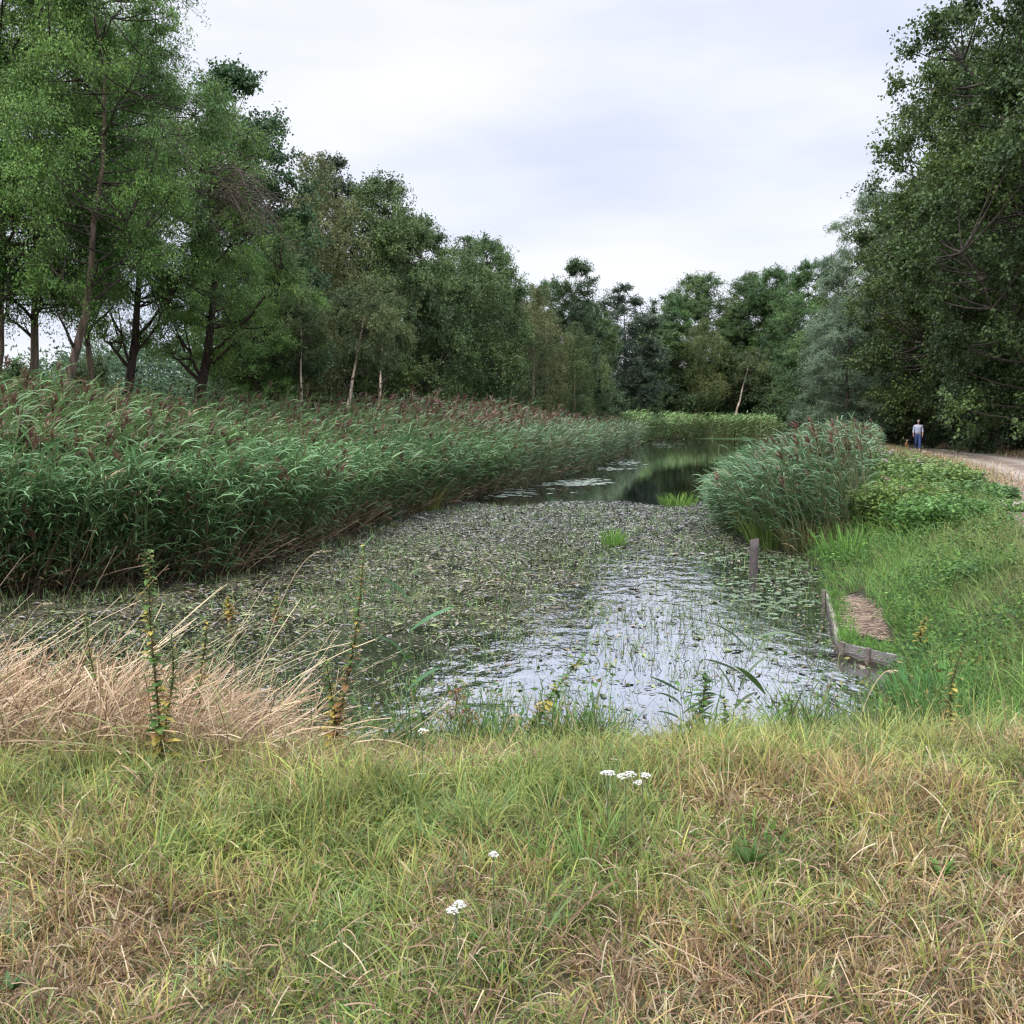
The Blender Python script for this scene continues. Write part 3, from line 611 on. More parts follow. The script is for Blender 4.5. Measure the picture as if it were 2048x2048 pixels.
lw_ = [(-16, 14.6)] + left_w
RA, RB = (.085, .165, .065), (.19, .33, .135)
g = Geo()
pos, nrm = along(lw_, 12500, r, lambda y: np.clip(1.0*(y < 42), .0001, 1)*np.clip(22/y, .4, 1.4))
off = np.where(r.random(len(pos)) < .5, r.uniform(-.25, 2.2, len(pos)), r.uniform(2, 11, len(pos)))
xy = pos+nrm*off[:, None]; xy = xy[(sdist(xy) > -.35) & (xy[:, 0] > -19) & (np.abs(xy[:, 0]) < xy[:, 1]*.58+1)]
front = sdist(xy) < 1.2
reeds(g, xy[front], r, -2.0, 17, 3, R(-50), .03, .5, .08, RA, RB, low=.1, leanx=.3, spread=.8)
reeds(g, xy[~front], r, -(2.2+.85*sstep(1.0, 7, sdist(xy[~front]))), 11, 3, R(-10), .03, .5, .32, (.075, .145, .05), (.17, .28, .10), low=.38, hvar=.2)
g.build('reed_bed', MAT_REED, kind='stuff', label='tall green reeds with brown plumes bending over the left shore', cat='reeds')
g = Geo()
pos, nrm = along(left_w, 9500, r, lambda y: np.clip(1.0*(y > 38), 1e-4, 1)*np.clip(60/y, .3, 1.2))
off = np.where(r.random(len(pos)) < .5, r.uniform(-.6, 2.6, len(pos)), r.uniform(2, 9, len(pos)))
xy = pos+nrm*off[:, None]; xy = xy[(sdist(xy) > -.5)]
front = sdist(xy) < 1.5
reeds(g, xy[front], r, -2.2, 10, 2, R(-20), .045, .55, .15, (.08, .15, .07), (.18, .29, .14), low=.12)
reeds(g, xy[~front], r, -(2.4+.95*sstep(1.2, 6, sdist(xy[~front]))), 8, 2, R(-5), .045, .55, .6, (.08, .145, .065), (.18, .27, .12), low=.3, pan_scale=1.5)
# reeds across the far end
fw = np.array(left_w[-2:]+far_w+right_w[:2]); pos, nrm = along(fw, 13000, r, lambda y: y*0+1); xy = pos+nrm*r.uniform(-.4, 7, len(pos))[:, None]; xy = xy[sdist(xy) > -.6]
reeds(g, xy, r, -3.2, 9, 2, R(-10), .10, .7, .05, (.15, .26, .08), (.26, .42, .14), low=.05)
g.build('reed_bed', MAT_REED, kind='stuff', label='distant reeds lining the pond to its far end', cat='reeds')
# right clump of reeds
g = Geo(); n = 6200; r = np.random.default_rng(102)
pos, nrm = along(right_w[1:9], n, r, lambda y: np.clip(30/y, .5, 1.2))
off = r.uniform(-.2, 4.2, n)*np.clip(pos[:, 1]/30, .9, 2.0); xy = pos+nrm*off[:, None]; xy = xy[(sdist(xy) > -.3) & (path_dist(xy[:, 0], xy[:, 1]) < -4.0)]
xy = xy[~((xy[:, 1] < 21.5) & (xy[:, 0] > 7.4))]
ru, rv = in_px(xy); xy = xy[(ru < 1735+np.clip(xy[:, 1]-24, 0, 20)*1.5)]; edge = sdist(xy) < 1.2
hu = lambda q: np.interp(in_px(q)[0]-np.clip(q[:, 1]-36, 0, 40)*3, [1430, 1480, 1560, 1650], [.85, 1.25, 1.8, 2.15])
reeds(g, xy[edge], r, -hu(xy[edge]), 14, 3, R(195), .027, .46, .04, (.08, .16, .07), (.19, .32, .14), low=.1, leanx=.34)
reeds(g, xy[~edge], r, -(hu(xy[~edge])+.15*sstep(1, 3, sdist(xy[~edge]))), 11, 3, R(200), .026, .42, .3, (.08, .15, .075), (.19, .30, .14), low=.12, spread=1.5)
g.build('reed_bed', MAT_REED, kind='stuff', label='blue-green reeds crowding the right shore behind the wooden post', cat='reeds')
# dead bent stems at the foot of the left reeds
g = Geo(); r = np.random.default_rng(103); pos, nrm = along(lw_, 5200, r, lambda y: np.clip(16/y, .2, 1.2)**1.5*(y < 60))
xy = pos+nrm*r.uniform(-.35, .8, len(pos))[:, None]; z = np.maximum(ground_z(xy[:, 0], xy[:, 1]), -.05)
n = len(xy); c = np.where(r.random((n, 1)) < .6, np.array([.27, .19, .13]), np.array([.13, .09, .06]))*r.uniform(.5, 1.4, (n, 1))
ribbons(g, np.c_[xy, z], R(200)*0+np.where(r.random(n) < .65, r.normal(R(10), .6, n), r.uniform(0, 6.28, n)), r.uniform(.5, 1.5, n), r.uniform(.3, 1.1, n), r.uniform(-.5, .6, n), .014, 4, c, 'x', twist=r.uniform(-1, 1, n))
g.build('dead_reed_stems', MAT_STRAW, kind='stuff', label='brown dead reed stems leaning at the water\'s edge', cat='dead stems')

# ------------------------------------------------------------------ WATER WEED
r = np.random.default_rng(111); g = Geo()
n = 430000; y = 7.6+(r.random(n)**.8)*26; x = r.uniform(-1, 1, n)*(y*.56+1); xy = np.c_[x, y]
sd = sdist(xy); uu, vv = in_px(xy)
den = np.ones(n)
clear = sstep(1020, 1260, uu+230*(fbm(x, y, 1.2, 31)-.5)*2)*sstep(1085, 1125, vv)*1.0
clear = np.maximum(clear, sstep(560, 800, uu)*sstep(1200, 1330, vv)*1.0)
den = den*(1-clear*.76)
den = den*(vv > 1004+8*np.sin(uu*.02))
shade = np.exp(-((sd+.5)/.6)**2)*(uu < 800)      # dark open strip under the left reeds
den = den*(1-.85*shade)
den = den*(.30+1.2*fbm(x, y, .9, 33))*(.75+.5*fbm(x, y*2.2, .25, 38))
keep = (r.random(n) < den*.41) & (sd < -.02); xy = xy[keep]; n = len(xy); y = xy[:, 1]
pt = fbm(xy[:, 0], xy[:, 1], 1.3, 35)[:, None]
pal = np.array([(.13, .16, .06), (.20, .24, .085), (.22, .16, .10), (.28, .235, .18), (.08, .07, .05), (.22, .205, .19)])
ci = r.choice(6, n, p=[.26, .22, .12, .11, .14, .15]); c = pal[ci]*r.uniform(.75, 1.25, (n, 1))*(.6+.8*pt); fy = sstep(14, 30, y)[:, None]*.5; c = c*(1-fy)+(c.mean(1, keepdims=True)*np.array([1.1, 1.12, 1.15])+.04)*fy  # far leaves paled and greyed: sky sheen put into their colour
az = r.uniform(0, 6.28, n); el = r.normal(0, .10, n); d = np.stack([np.cos(az), np.sin(az), el], -1)
nr = unit(np.stack([r.normal(0, .13, n), r.normal(0, .13, n), np.ones(n)], -1)); l_ = r.uniform(.022, .09, n)*(1+1.2*(r.random(n) < .12))*(.75+y/28)
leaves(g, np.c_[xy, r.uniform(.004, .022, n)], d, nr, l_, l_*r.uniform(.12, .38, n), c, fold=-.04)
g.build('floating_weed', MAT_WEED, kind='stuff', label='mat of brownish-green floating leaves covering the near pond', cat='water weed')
# erect shoots
g = Geo(); n = 60000; y = 7.7+(r.random(n)**.9)*24; x = r.uniform(-1, 1, n)*(y*.52+.5); xy = np.c_[x, y]; sd = sdist(xy); uu, vv = in_px(xy)
tuft = fbm(x, y, .8, 41); k = (sd < -.05) & (vv > 1012) & (r.random(n) < np.clip((tuft-.40)*4, .12, 1)*np.where(uu < 600, .6, .9)); xy = xy[k]; n = k.sum()
c = np.where(r.random((n, 1)) < .65, np.array([.14, .25, .07]), np.array([.22, .25, .08]))*r.uniform(.5, 1.3, (n, 1)); c = np.where(r.random((n, 1)) < .2, np.array([.05, .045, .03]), c)
ribbons(g, np.c_[xy, np.full(n, -.01)], r.uniform(0, 6.28, n), r.uniform(.05, .24, n), r.uniform(0, .5, n), r.uniform(0, 1.3, n), r.uniform(.004, .009, n)*(.7+xy[:, 1]/28), 2, c, 'blade', twist=r.uniform(-1.5, 1.5, n))
g.build('water_plants', MAT_WEED, kind='stuff', label='small green shoots standing out of the floating weed', cat='water plants')
# lily pads: near the platform and far channel
def pads(uv, name, label, seed, smin, smax, colr):
    r = np.random.default_rng(seed); g = Geo()
    for (u, v, su, sv, k) in uv:
        U = r.normal(u, su, k); Vv = r.normal(v, sv, k)
        for a, b in zip(U, Vv):
            p = at(a, b, .012); 
            if sdist(p[None, :2])[0] > -.15: continue
            s = r.uniform(smin, smax); t0 = r.uniform(0, 6.28); an = t0+np.linspace(.25, 6.03, 9)
            rim = np.stack([p[0]+np.cos(an)*s, p[1]+np.sin(an)*s*.9, p[2]+r.normal(0, .006, 9)+.004], -1)
            V = np.concatenate([[p], rim]); q = [(0, i, i+1, i+2) for i in (1, 3, 5, 7)]
            g.add(V, q, np.array(colr)*r.uniform(.6, 1.35))
    return g.build(name, MAT_WEED, kind='stuff', label=label, cat='water plants')
MAT_PAD = MAT_WEED
pads([(1560, 1165, 70, 26, 150), (1590, 1120, 50, 14, 80), (1480, 1110, 50, 12, 70), (1540, 1200, 60, 12, 50)], 'lily_pads', 'lily pads floating between the wooden post and the platform', 5, .035, .085, (.10, .15, .07))
pads([(1165, 965, 28, 3, 60), (1140, 968, 30, 3, 40), (1260, 925, 18, 2.5, 40), (1225, 938, 20, 2, 30), (1325, 888, 18, 3, 60), (1010, 985, 40, 5, 50)], 'lily_pads', 'pale lily pads in patches on the open water of the channel', 6, .13, .28, (.22, .26, .2))

# ------------------------------------------------------------------ GRASS
PL = np.array([at(1650, 1175, .17)[:2], at(1670, 1300, .17)[:2], at(1800, 1335, .17)[:2], at(1785, 1275, .17)[:2], at(1725, 1180, .17)[:2]])
def grass_area(n, xr, yr, accept, seed):
    r = np.random.default_rng(seed); x = r.uniform(*xr, n); y = yr[0]+(yr[1]-yr[0])*r.random(n)
    k = np.abs(x) < y*.66+.8; x, y = x[k], y[k]; sd = sdist(np.c_[x, y]); k = accept(x, y, sd, r); return x[k], y[k], sd[k], r
# near bank: tufts of blades fanning out, plus loose blades between
def near_ok(x, y, sd, r): return (sd > -.12) & (r.random(len(x)) < np.clip(3.6/y, .4, 1)) & ~((x < -1.35+.35*(fbm(x, y, .5, 91)-.5)) & (y > 5.0+.5*(fbm(x, y, .45, 95)-.5)) & (r.random(len(x)) < .72))
tx, ty, tsd, r = grass_area(21500, (-7.2, 7.2), (1.9, 9.6), near_ok, 121)
nb = 26; s1 = r.uniform(.5, 1.6, len(tx)); aa = r.uniform(0, 6.28, (len(tx), nb)); q1 = np.sqrt(r.random((len(tx), nb)))*.055*s1[:, None]
x1 = (tx[:, None]+np.cos(aa)*q1).ravel(); y1 = (ty[:, None]+np.sin(aa)*q1).ravel(); az1 = (aa+r.normal(0, .5, aa.shape)).ravel(); tl1 = np.repeat(s1, nb)*r.uniform(.5, 1.2, len(x1)); ln1 = (q1/(.055*s1[:, None])).ravel()*.45
tid = np.repeat(r.random(len(tx)), nb)
x2, y2, _, r2 = grass_area(210000, (-7.2, 7.2), (1.9, 9.6), near_ok, 122)
x = np.r_[x1, x2]; y = np.r_[y1, y2]; az = np.r_[az1, r.uniform(0, 6.28, len(x2))]; tl = np.r_[tl1, r.uniform(.4, 1.1, len(x2))]; ln = np.r_[ln1, np.abs(r.normal(.1, .25, len(x2)))]; tid = np.r_[tid, r.random(len(x2))]
n = len(x); z = ground_z(x, y); g = Geo()
green = fbm(x, y, 1.1, 51); dry = fbm(x, y, .8, 57); tall = fbm(x, y, .6, 61)
def patch(u, v, rx, ry): q_ = at(u, v, 1.05); return np.exp(-((x-q_[0])/rx)**2-((y-q_[1])/ry)**2)
dpt = patch(1460, 1600, .33, .45)+patch(1400, 1960, .55, .25)+patch(1850, 1960, .5, .3)+patch(100, 1900, .5, .3)+patch(450, 1800, .3, .2)+.6*patch(1900, 1620, .3, .5)
gpt = patch(1180, 1740, .22, .25)+patch(600, 1850, .3, .3)+patch(350, 1750, .4, .3)+patch(1000, 1900, .25, .2)+patch(1500, 1730, .2, .2)
dry = np.clip(dry+.3*dpt-.2*gpt, 0, 1); green = np.clip(green+.25*gpt-.25*dpt, 0, 1)
pal = np.array([(.165, .25, .045), (.29, .32, .065), (.095, .215, .045), (.43, .30, .125), (.20, .11, .06), (.55, .46, .28), (.13, .225, .09)])
rb = sstep(1.6, 4.6, x+(y-4)*.45); lo = sstep(4.3, 2.7, y+.8*(dry-.5))
w0 = np.stack([.26+.5*green, .34+.3*(1-rb), .10+.9*rb*sstep(4.5, 7, y)+.4*(green > .58), .22+.5*dry+.2*lo, .12+.55*lo+.4*(dry > .56), .10+.5*lo*dry, .14+.25*green], -1)
w0[:, 3:6] *= (.35+1.6*sstep(.42, .62, dry))[:, None]; w0[:, :3] *= (.5+1.2*sstep(.4, .6, green))[:, None]
w0 /= w0.sum(1, keepdims=True); pick = np.where(r.random(n) < .55, tid, r.random(n))
ci = (pick[:, None] > np.cumsum(w0, 1)).sum(1).clip(0, 6)
c = pal[ci]*r.uniform(.6, 1.35, (n, 1))*(.8+.4*np.modf(tid*7.3)[0])[:, None]
hgt = np.where(ci >= 3, .15, .19)*(.4+1.0*tall)*(1-.35*lo)*tl*1.05
flat = (r.random(n) < .15+.3*lo); th0 = np.where(flat, r.uniform(.7, 1.45, n), ln); bd = np.where(flat, r.uniform(-.3, .4, n), r.uniform(.2, 2.1, n))
ribbons(g, np.c_[x, y, z-.01], az, hgt, th0, bd, r.uniform(.003, .0078, n)*(.8+y*.05), 4, c, 'blade', twist=r.uniform(-.8, .8, n), tipcol=c*.6+np.array([.42, .36, .18])*.4)
g.build('grass', MAT_GRASS, kind='stuff', label='mixed green and dried grass of the near bank', cat='grass')
# right bank: lush
x, y, sd, r = grass_area(330000, (2.0, 22), (6.5, 32), lambda x, y, sd, r: (sd > -.05) & (x > right_bank_x(y)-.8) & (path_dist(x, y) < -2.5) & (sdist(np.c_[x, y], PL) > .02) & (r.random(len(x)) < np.clip(9/y, .25, 1)**1.3), 131)
n = len(x); z = ground_z(x, y); g = Geo(); gr = fbm(x, y, 1.3, 71); lush = fbm(x, y, .7, 73)
pal = np.array([(.10, .245, .05), (.18, .35, .07), (.08, .19, .06), (.30, .25, .11), (.20, .28, .07)])
w0 = np.stack([.4+gr*.4, .3+.6*(gr > .5), .25+.3*(gr < .5), .10+.25*(lush < .42), .2+.2*gr], -1); w0 /= w0.sum(1, keepdims=True); ci = (r.random((n, 1)) > np.cumsum(w0, 1)).sum(1).clip(0, 4)
c = pal[ci]*r.uniform(.6, 1.35, (n, 1)); near_path = sstep(-4.5, -1.8, path_dist(x, y)); c = c*(1-near_path[:, None]*.6)+np.array([.30, .23, .12])*near_path[:, None]*.6
L_ = (.18+.62*lush)*r.uniform(.5, 1.35, n)*(.5+.5*sstep(-.1, .9, sd))*(1-.5*near_path)
ribbons(g, np.c_[x, y, z-.01], r.normal(R(200), 1.6, n), L_, np.abs(r.normal(.15, .25, n)), r.uniform(.3, 2.0, n), r.uniform(.004, .010, n)*(.55+y*.05), 4, c, 'blade', twist=r.uniform(-.8, .8, n), tipcol=c*.8+np.array([.3, .3, .12])*.2)
# small broad herb leaves among the grass
m = 60000; i = r.integers(0, n, m); s = (fbm(x[i], y[i], 1.1, 77) > .53)*(y[i] > 9); i = i[s > 0]; m = len(i)
hz = z[i]+r.uniform(.05, .42, m)*(.6+.8*fbm(x[i], y[i], 1.1, 77)); cc = np.array([(.07, .15, .03), (.12, .22, .045), (.05, .11, .03)])[r.integers(0, 3, m)]*r.uniform(.6, 1.4, (m, 1))
ls = r.uniform(.025, .06, m)*(.75+y[i]/40)
leaves(g, np.c_[x[i]+r.normal(0, .04, m), y[i]+r.normal(0, .04, m), hz], unit(r.normal(0, 1, (m, 3))*np.array([1, 1, .4])), unit(r.normal(0, .5, (m, 3))+np.array([0, 0, 1])), ls, ls*.6, cc)
g.build('grass', MAT_GRASS, kind='stuff', label='lush green grass and low herbs on the right bank', cat='grass')
# near shore fringe: taller grass and weeds over the water edge
g = Geo(); r = np.random.default_rng(141)
np_ = np.array([(3.9, 9.4), (3.4, 8.6), (2.6, 7.9), (1.2, 7.55), (-.8, 7.55), (-2.4, 8.0)]); pos, nrm = along(np_, 20000, r, lambda y: y*0+1)
xy = pos+nrm*r.uniform(-.15, 2.1, len(pos))[:, None]; xy = xy[(sdist(xy) > -.2) & ((xy[:, 0] > -1.4))]; n = len(xy); z = np.maximum(ground_z(xy[:, 0], xy[:, 1]), 0)
tf = fbm(xy[:, 0], xy[:, 1], .5, 81)
c = np.array([(.09, .17, .04), (.14, .21, .05), (.07, .13, .055), (.28, .22, .10)])[r.choice(4, n, p=[.35, .25, .25, .15])]*r.uniform(.6, 1.3, (n, 1))
ribbons(g, np.c_[xy, z], r.uniform(0, 6.28, n), (.12+.50*sstep(.45, .72, tf)*np.clip(1.3-sdist(xy)*.35, .4, 1))*r.uniform(.5, 1.3, n), np.abs(r.normal(.1, .25, n)), r.uniform(.2, 1.6, n), r.uniform(.005, .012, n), 4, c, 'blade', twist=r.uniform(-.9, .9, n))
m = 9000; i = r.integers(0, n, m); hz = z[i]+(.10+.55*sstep(.4, .7, tf[i]))*r.random(m); ls = r.uniform(.02, .055, m)
leaves(g, np.c_[xy[i]+r.normal(0, .04, (m, 2)), hz], unit(r.normal(0, 1, (m, 3))*np.array([1, 1, .5])), unit(r.normal(0, .5, (m, 3))+np.array([0, 0, 1])), ls, ls*.55, np.array([(.07, .15, .03), (.13, .22, .05), (.24, .22, .07)])[r.choice(3, m, p=[.5, .35, .15])]*r.uniform(.6, 1.3, (m, 1)))
g.build('shore_grass', MAT_GRASS, kind='stuff', label='taller weedy grass fringing the near shore', cat='grass')
# verge along the track: dry grass, and rough grass further along
g = Geo(); r = np.random.default_rng(151); n = 60000; t = r.random(n); yy = 24+t*70; px = np.interp(yy, PATH[:, 1], PATH[:, 0]); offs = np.where(r.random(n) < .62, r.normal(4.3, 1.0, n), r.normal(-3.1, .8, n))
x = px+offs*1.05; y = yy; k = (r.random(n) < np.clip(40/y, .4, 1)); x, y, offs = x[k], y[k], offs[k]; n = len(x); z = ground_z(x, y)
c = np.where((r.random(n) < .72)[:, None], np.array([.46, .33, .19]), np.array([.16, .20, .07]))*r.uniform(.6, 1.25, (n, 1))
ribbons(g, np.c_[x, y, z], r.uniform(0, 6.28, n), r.uniform(.12, .42, n), r.uniform(0, .7, n), r.uniform(.2, 1.3, n), .010+y*.00022, 2, c, 'blade', twist=r.uniform(-1, 1, n))
g.build('verge_grass', MAT_STRAW, kind='stuff', label='dry tawny grass along the sandy track', cat='grass')

# straw mat at the left
g = Geo(); r = np.random.default_rng(161); n = 19000
x = r.uniform(-5.4, -.6, n); y = 4.75+r.random(n)*2.9
edge = 1-sstep(-2.1, -1.15, x+(y-6.5)*.2+(fbm(x, y, .4, 91)-.5)*.9)
k = r.random(n) < edge; x, y = x[k], y[k]; n = len(x); z = ground_z(x, y)
mound = (.10+.22*sstep(5.0, 6.4, y))*(1-.6*sstep(6.8, 7.7, y))*(.55+.8*fbm(x, y, .7, 93))*(.35+.65*(1-sstep(-2.8, -1.0, x)))
hz = z+mound*r.random(n)**.5
c = np.array([(.52, .37, .22), (.38, .25, .145), (.62, .48, .31), (.19, .125, .08), (.24, .27, .09)])[r.choice(5, n, p=[.30, .28, .14, .20, .08])]*r.uniform(.65, 1.2, (n, 1))
az = np.where(r.random(n) < .28, r.normal(R(15), .6, n), r.uniform(0, 6.28, n))
stand = r.random(n) < np.where(y < 6.3, .75, .3)
ribbons(g, np.c_[x, y, np.where(stand, z, hz)], az, r.uniform(.2, .75, n)*np.where(stand, .8, 1), np.where(stand, r.uniform(.0, .8, n), r.uniform(.9, 1.65, n)), np.where(stand, r.uniform(.2, 1.8, n), r.uniform(-.5, .8, n)), r.uniform(.003, .0065, n), 5, c, 'x', twist=r.uniform(-1, 1, n))
# loose stalks sweeping up towards the right over the water
n = 230; x = r.uniform(-5, -1.5, n); y = r.uniform(6.0, 7.3, n); z = ground_z(x, y)+.2
ribbons(g, np.c_[x, y, z], r.normal(R(12), .5, n), r.uniform(.5, 1.25, n), r.uniform(.5, 1.25, n), r.uniform(-.1, .6, n), .0055, 6, np.array([.55, .44, .27])*r.uniform(.6, 1.25, (n, 1)), 'x', twist=r.uniform(-1, 1, n))
g.build('straw_mat', MAT_STRAW, kind='stuff', label='flattened tan dead grass heaped on the left of the near bank', cat='dry grass')
# brown litter and dead seedheads in the foreground
g = Geo(); n = 90000; x = r.uniform(-4.2, 4.6, n); y = r.uniform(2.2, 7.2, n); pt = fbm(x, y, .9, 97)
k = (np.abs(x) < y*.56+.3) & (r.random(n) < sstep(.46, .64, pt)*.62+.52*sstep(3.9, 2.6, y)); x, y = x[k], y[k]; n = len(x); z = ground_z(x, y)+r.uniform(0, .07, n)
c = np.array([(.37, .25, .16), (.24, .14, .095), (.50, .41, .26), (.14, .075, .045)])[r.choice(4, n, p=[.33, .3, .17, .2])]*r.uniform(.65, 1.2, (n, 1))
ribbons(g, np.c_[x, y, z], r.uniform(0, 6.28, n), r.uniform(.03, .15, n)*(1+.7*(r.random(n) < .08)), r.uniform(.3, 1.6, n), r.uniform(-.2, 2.2, n), r.uniform(.0016, .0042, n), 4, c, 'x', twist=r.uniform(-1.5, 1.5, n))
g.build('dead_grass_litter', MAT_STRAW, kind='stuff', label='brown dead grass and litter matted in the foreground', cat='dry grass')

# ------------------------------------------------------------------ HERBS AND SHRUBS OF THE RIGHT BANK
def herb_bush(u, y, vtop, wpx, n_st, label, seed, col, hi, leaf=.07, flowers=0, name='leafy_plant', cat='plant', fcol=(.45, .36, .35), group=None, stemc=(.5, .6, .3)):
    r = np.random.default_rng(seed); x0 = (u-1024)/F*y; gz = float(ground_z([x0], [y])[0]); top = aty(u, vtop, y)[2]-gz; rad = wpx/F*y/2*1.3; n_st = int(n_st*1.7)
    o = empty(name, (x0, y, gz), label, cat, group)
    a = r.uniform(0, 6.28, n_st); q = np.sqrt(r.random(n_st)); bx, by = np.cos(a)*q*rad*.75, np.sin(a)*q*rad*.75
    gx_ = ground_z(x0+bx, y+by)-gz
    H = top*(1-.28*q**2)*r.uniform(.55, 1.22, n_st)-gx_; gs = Geo()
    SP = ribbons(gs, np.stack([bx, by, gx_-.04], -1), a+r.normal(0, .5, n_st), np.maximum(H, .15), r.uniform(.02, .15, n_st), .1+.25*q, .009, 6, np.array(stemc)*np.array([.22, .25, .2]), 'x')
    gs.build('stem', MAT_GRASS, o)
    nl = 44; t = r.uniform(.12, 1.0, (n_st, nl)); s6 = t*6; i0 = np.minimum(s6.astype(int), 5); fr = (s6-i0)[..., None]; ar = np.arange(n_st)[:, None]
    B = (SP[ar, i0]*(1-fr)+SP[ar, i0+1]*fr).reshape(-1, 3); m = len(B)
    d = unit(np.stack([*(lambda q_: (np.cos(q_), np.sin(q_)))(r.uniform(0, 6.28, m)), r.uniform(-.5, .45, m)], -1)); B = B+d*r.uniform(.0, .10, (m, 1))
    k = np.clip(np.repeat(r.random(n_st), nl)[:, None]*.7+r.normal(.15, .2, (m, 1)), 0, 1); c = (np.array(col)*(1-k)+np.array(hi)*k)*r.uniform(.7, 1.3, (m, 1))
    l_ = leaf*r.uniform(.6, 1.4, m); gl = Geo(); leaves(gl, B, d, unit(r.normal(0, .4, (m, 3))+np.array([0, 0, 1])), l_*1.15, l_*.7, c, fold=.08); gl.build('foliage', MAT_LEAF, o)
    if flowers:
        for t_ in SP[r.choice(n_st, flowers), -1]:
            gf = Geo(); m = 30; a = r.uniform(0, 6.28, m); q_ = np.sqrt(r.random(m)); dd = np.stack([np.cos(a)*q_*.055, np.sin(a)*q_*.055, .035*(1-q_**2)+r.normal(0, .006, m)], -1)
            leaves(gf, t_+dd, unit(r.normal(0, 1, (m, 3))*np.array([1, 1, .4])), unit(r.normal(0, .4, (m, 3))+np.array([0, 0, 1])), .034, .03, np.array(fcol)*r.uniform(.5, 1.4, (m, 1)))
            gf.build('flower_head', MAT_PLAIN, o, label='faded pinkish-grey flower clusters')
    return o
GH = 'leafy bushes on the right bank'
herb_bush(1780, 26, 902, 190, 150, 'leafy bush with faded pinkish flower heads next to the right reeds', 1, (.06, .125, .035), (.15, .24, .06), .08, 30, group=GH)
herb_bush(1865, 24, 925, 180, 150, 'bright leafy bush in the middle of the thicket before the track', 2, (.07, .14, .035), (.17, .26, .06), .08, 12, group=GH)
herb_bush(1945, 22, 962, 170, 130, 'darker leafy bush hiding the near edge of the sandy track', 3, (.05, .12, .04), (.12, .21, .06), .08, 0, group=GH)
herb_bush(1715, 28, 885, 120, 90, 'tall flowering herb with greyish heads leaning on the reeds', 4, (.06, .10, .035), (.11, .16, .06), .07, 26, group=GH)
herb_bush(1800, 20.5, 960, 170, 130, 'leafy bush with brown seed heads, lower front of the thicket', 5, (.065, .13, .03), (.16, .25, .05), .075, 16, fcol=(.30, .22, .15), group=GH)
herb_bush(1880, 18.5, 990, 180, 130, 'fresh green leafy bush sloping down the bank', 6, (.065, .14, .03), (.15, .26, .06), .075, 0, group=GH)
herb_bush(2010, 19.5, 1012, 150, 110, 'leafy bush with pale flower heads at the right edge by the track', 7, (.075, .14, .04), (.16, .24, .06), .065, 26, fcol=(.5, .42, .36), group=GH)
herb_bush(1700, 22, 1010, 130, 80, 'low bush with dried tan leaves at the foot of the right reeds', 8, (.12, .12, .05), (.22, .19, .09), .07, 10, fcol=(.35, .25, .16), group=GH)
herb_bush(2000, 13, 1120, 170, 80, 'low green herb patch on the slope at the right edge', 9, (.055, .13, .03), (.11, .23, .05), .055, 0, group=GH)
herb_bush(1960, 9.5, 1300, 190, 60, 'yellow-green weed clump on the slope right of the plank edge', 10, (.08, .15, .03), (.2, .27, .06), .05, 0, group=GH)

# ------------------------------------------------------------------ single plants
def blade_clump(u, v, n, h, rad, label, seed, c1, c2, name='grass_tuft', wdt=.02, zb=None, cat='plant', group=None, spread=.35, z=0.0):
    r = np.random.default_rng(seed); p = at(u, v, z); g = Geo(); a = r.uniform(0, 6.28, n); q = np.sqrt(r.random(n))*rad
    k = r.random((n, 1)); c = (np.array(c1)*(1-k)+np.array(c2)*k)*r.uniform(.8, 1.2, (n, 1))
    ribbons(g, np.stack([np.cos(a)*q, np.sin(a)*q, 0*a], -1), a, h*r.uniform(.55, 1.1, n), q/rad*spread, r.uniform(.1, .9, n), wdt, 5, c, 'blade', twist=r.uniform(-.9, .9, n))
    o = g.build(name, MAT_GRASS, label=label, cat=cat, group=group); o.location = p; return o
GT = 'upright tufts growing in or by the water'
blade_clump(1228, 1090, 90, .42, .26, 'bright green tuft standing alone in the floating weed', 1, (.12, .26, .05), (.22, .38, .08), 'water_tuft', .022, group=GT, spread=.25)
blade_clump(1355, 1012, 130, .5, .6, 'bright green tuft beside the dark open water left of the right reeds', 2, (.12, .24, .04), (.2, .33, .07), 'water_tuft', .025, group=GT)
blade_clump(845, 1020, 170, 1.0, .55, 'yellow-green flag iris clump at the edge of the left reeds', 3, (.14, .22, .05), (.30, .32, .08), 'iris_clump', .035, group=GT)
blade_clump(780, 1040, 60, .6, .3, 'small blue-green tuft left of the iris clump', 4, (.07, .13, .07), (.11, .19, .11), 'water_tuft', .022, group=GT)
blade_clump(1545, 1095, 170, .95, .5, 'green iris clump just right of the wooden post', 5, (.10, .19, .04), (.20, .28, .07), 'iris_clump', .03, group=GT, spread=.3)
blade_clump(1620, 1105, 140, .85, .5, 'iris clump with tan dead blades between post and platform', 6, (.12, .20, .05), (.36, .28, .14), 'iris_clump', .028, group=GT)
blade_clump(1700, 1120, 150, .7, .5, 'fresh green tuft at the back corner of the platform', 7, (.10, .22, .04), (.16, .30, .06), 'grass_tuft', .022, group=GT, z=.2)
blade_clump(1835, 1425, 130, .42, .2, 'blue-green iris clump below the plank edge of the platform', 8, (.07, .18, .05), (.11, .26, .08), 'iris_clump', .02, group=GT, z=.25)
blade_clump(1890, 1400, 110, .45, .22, 'green blade clump at the corner where bank and near shore meet', 9, (.08, .20, .05), (.14, .28, .07), 'grass_tuft', .018, group=GT, z=.3)
blade_clump(1175, 1760, 90, .3, .12, 'bright green grass tuft low in the middle of the foreground', 10, (.16, .32, .07), (.24, .40, .10), 'grass_tuft', .006, group=GT, z=1.03, spread=.8)
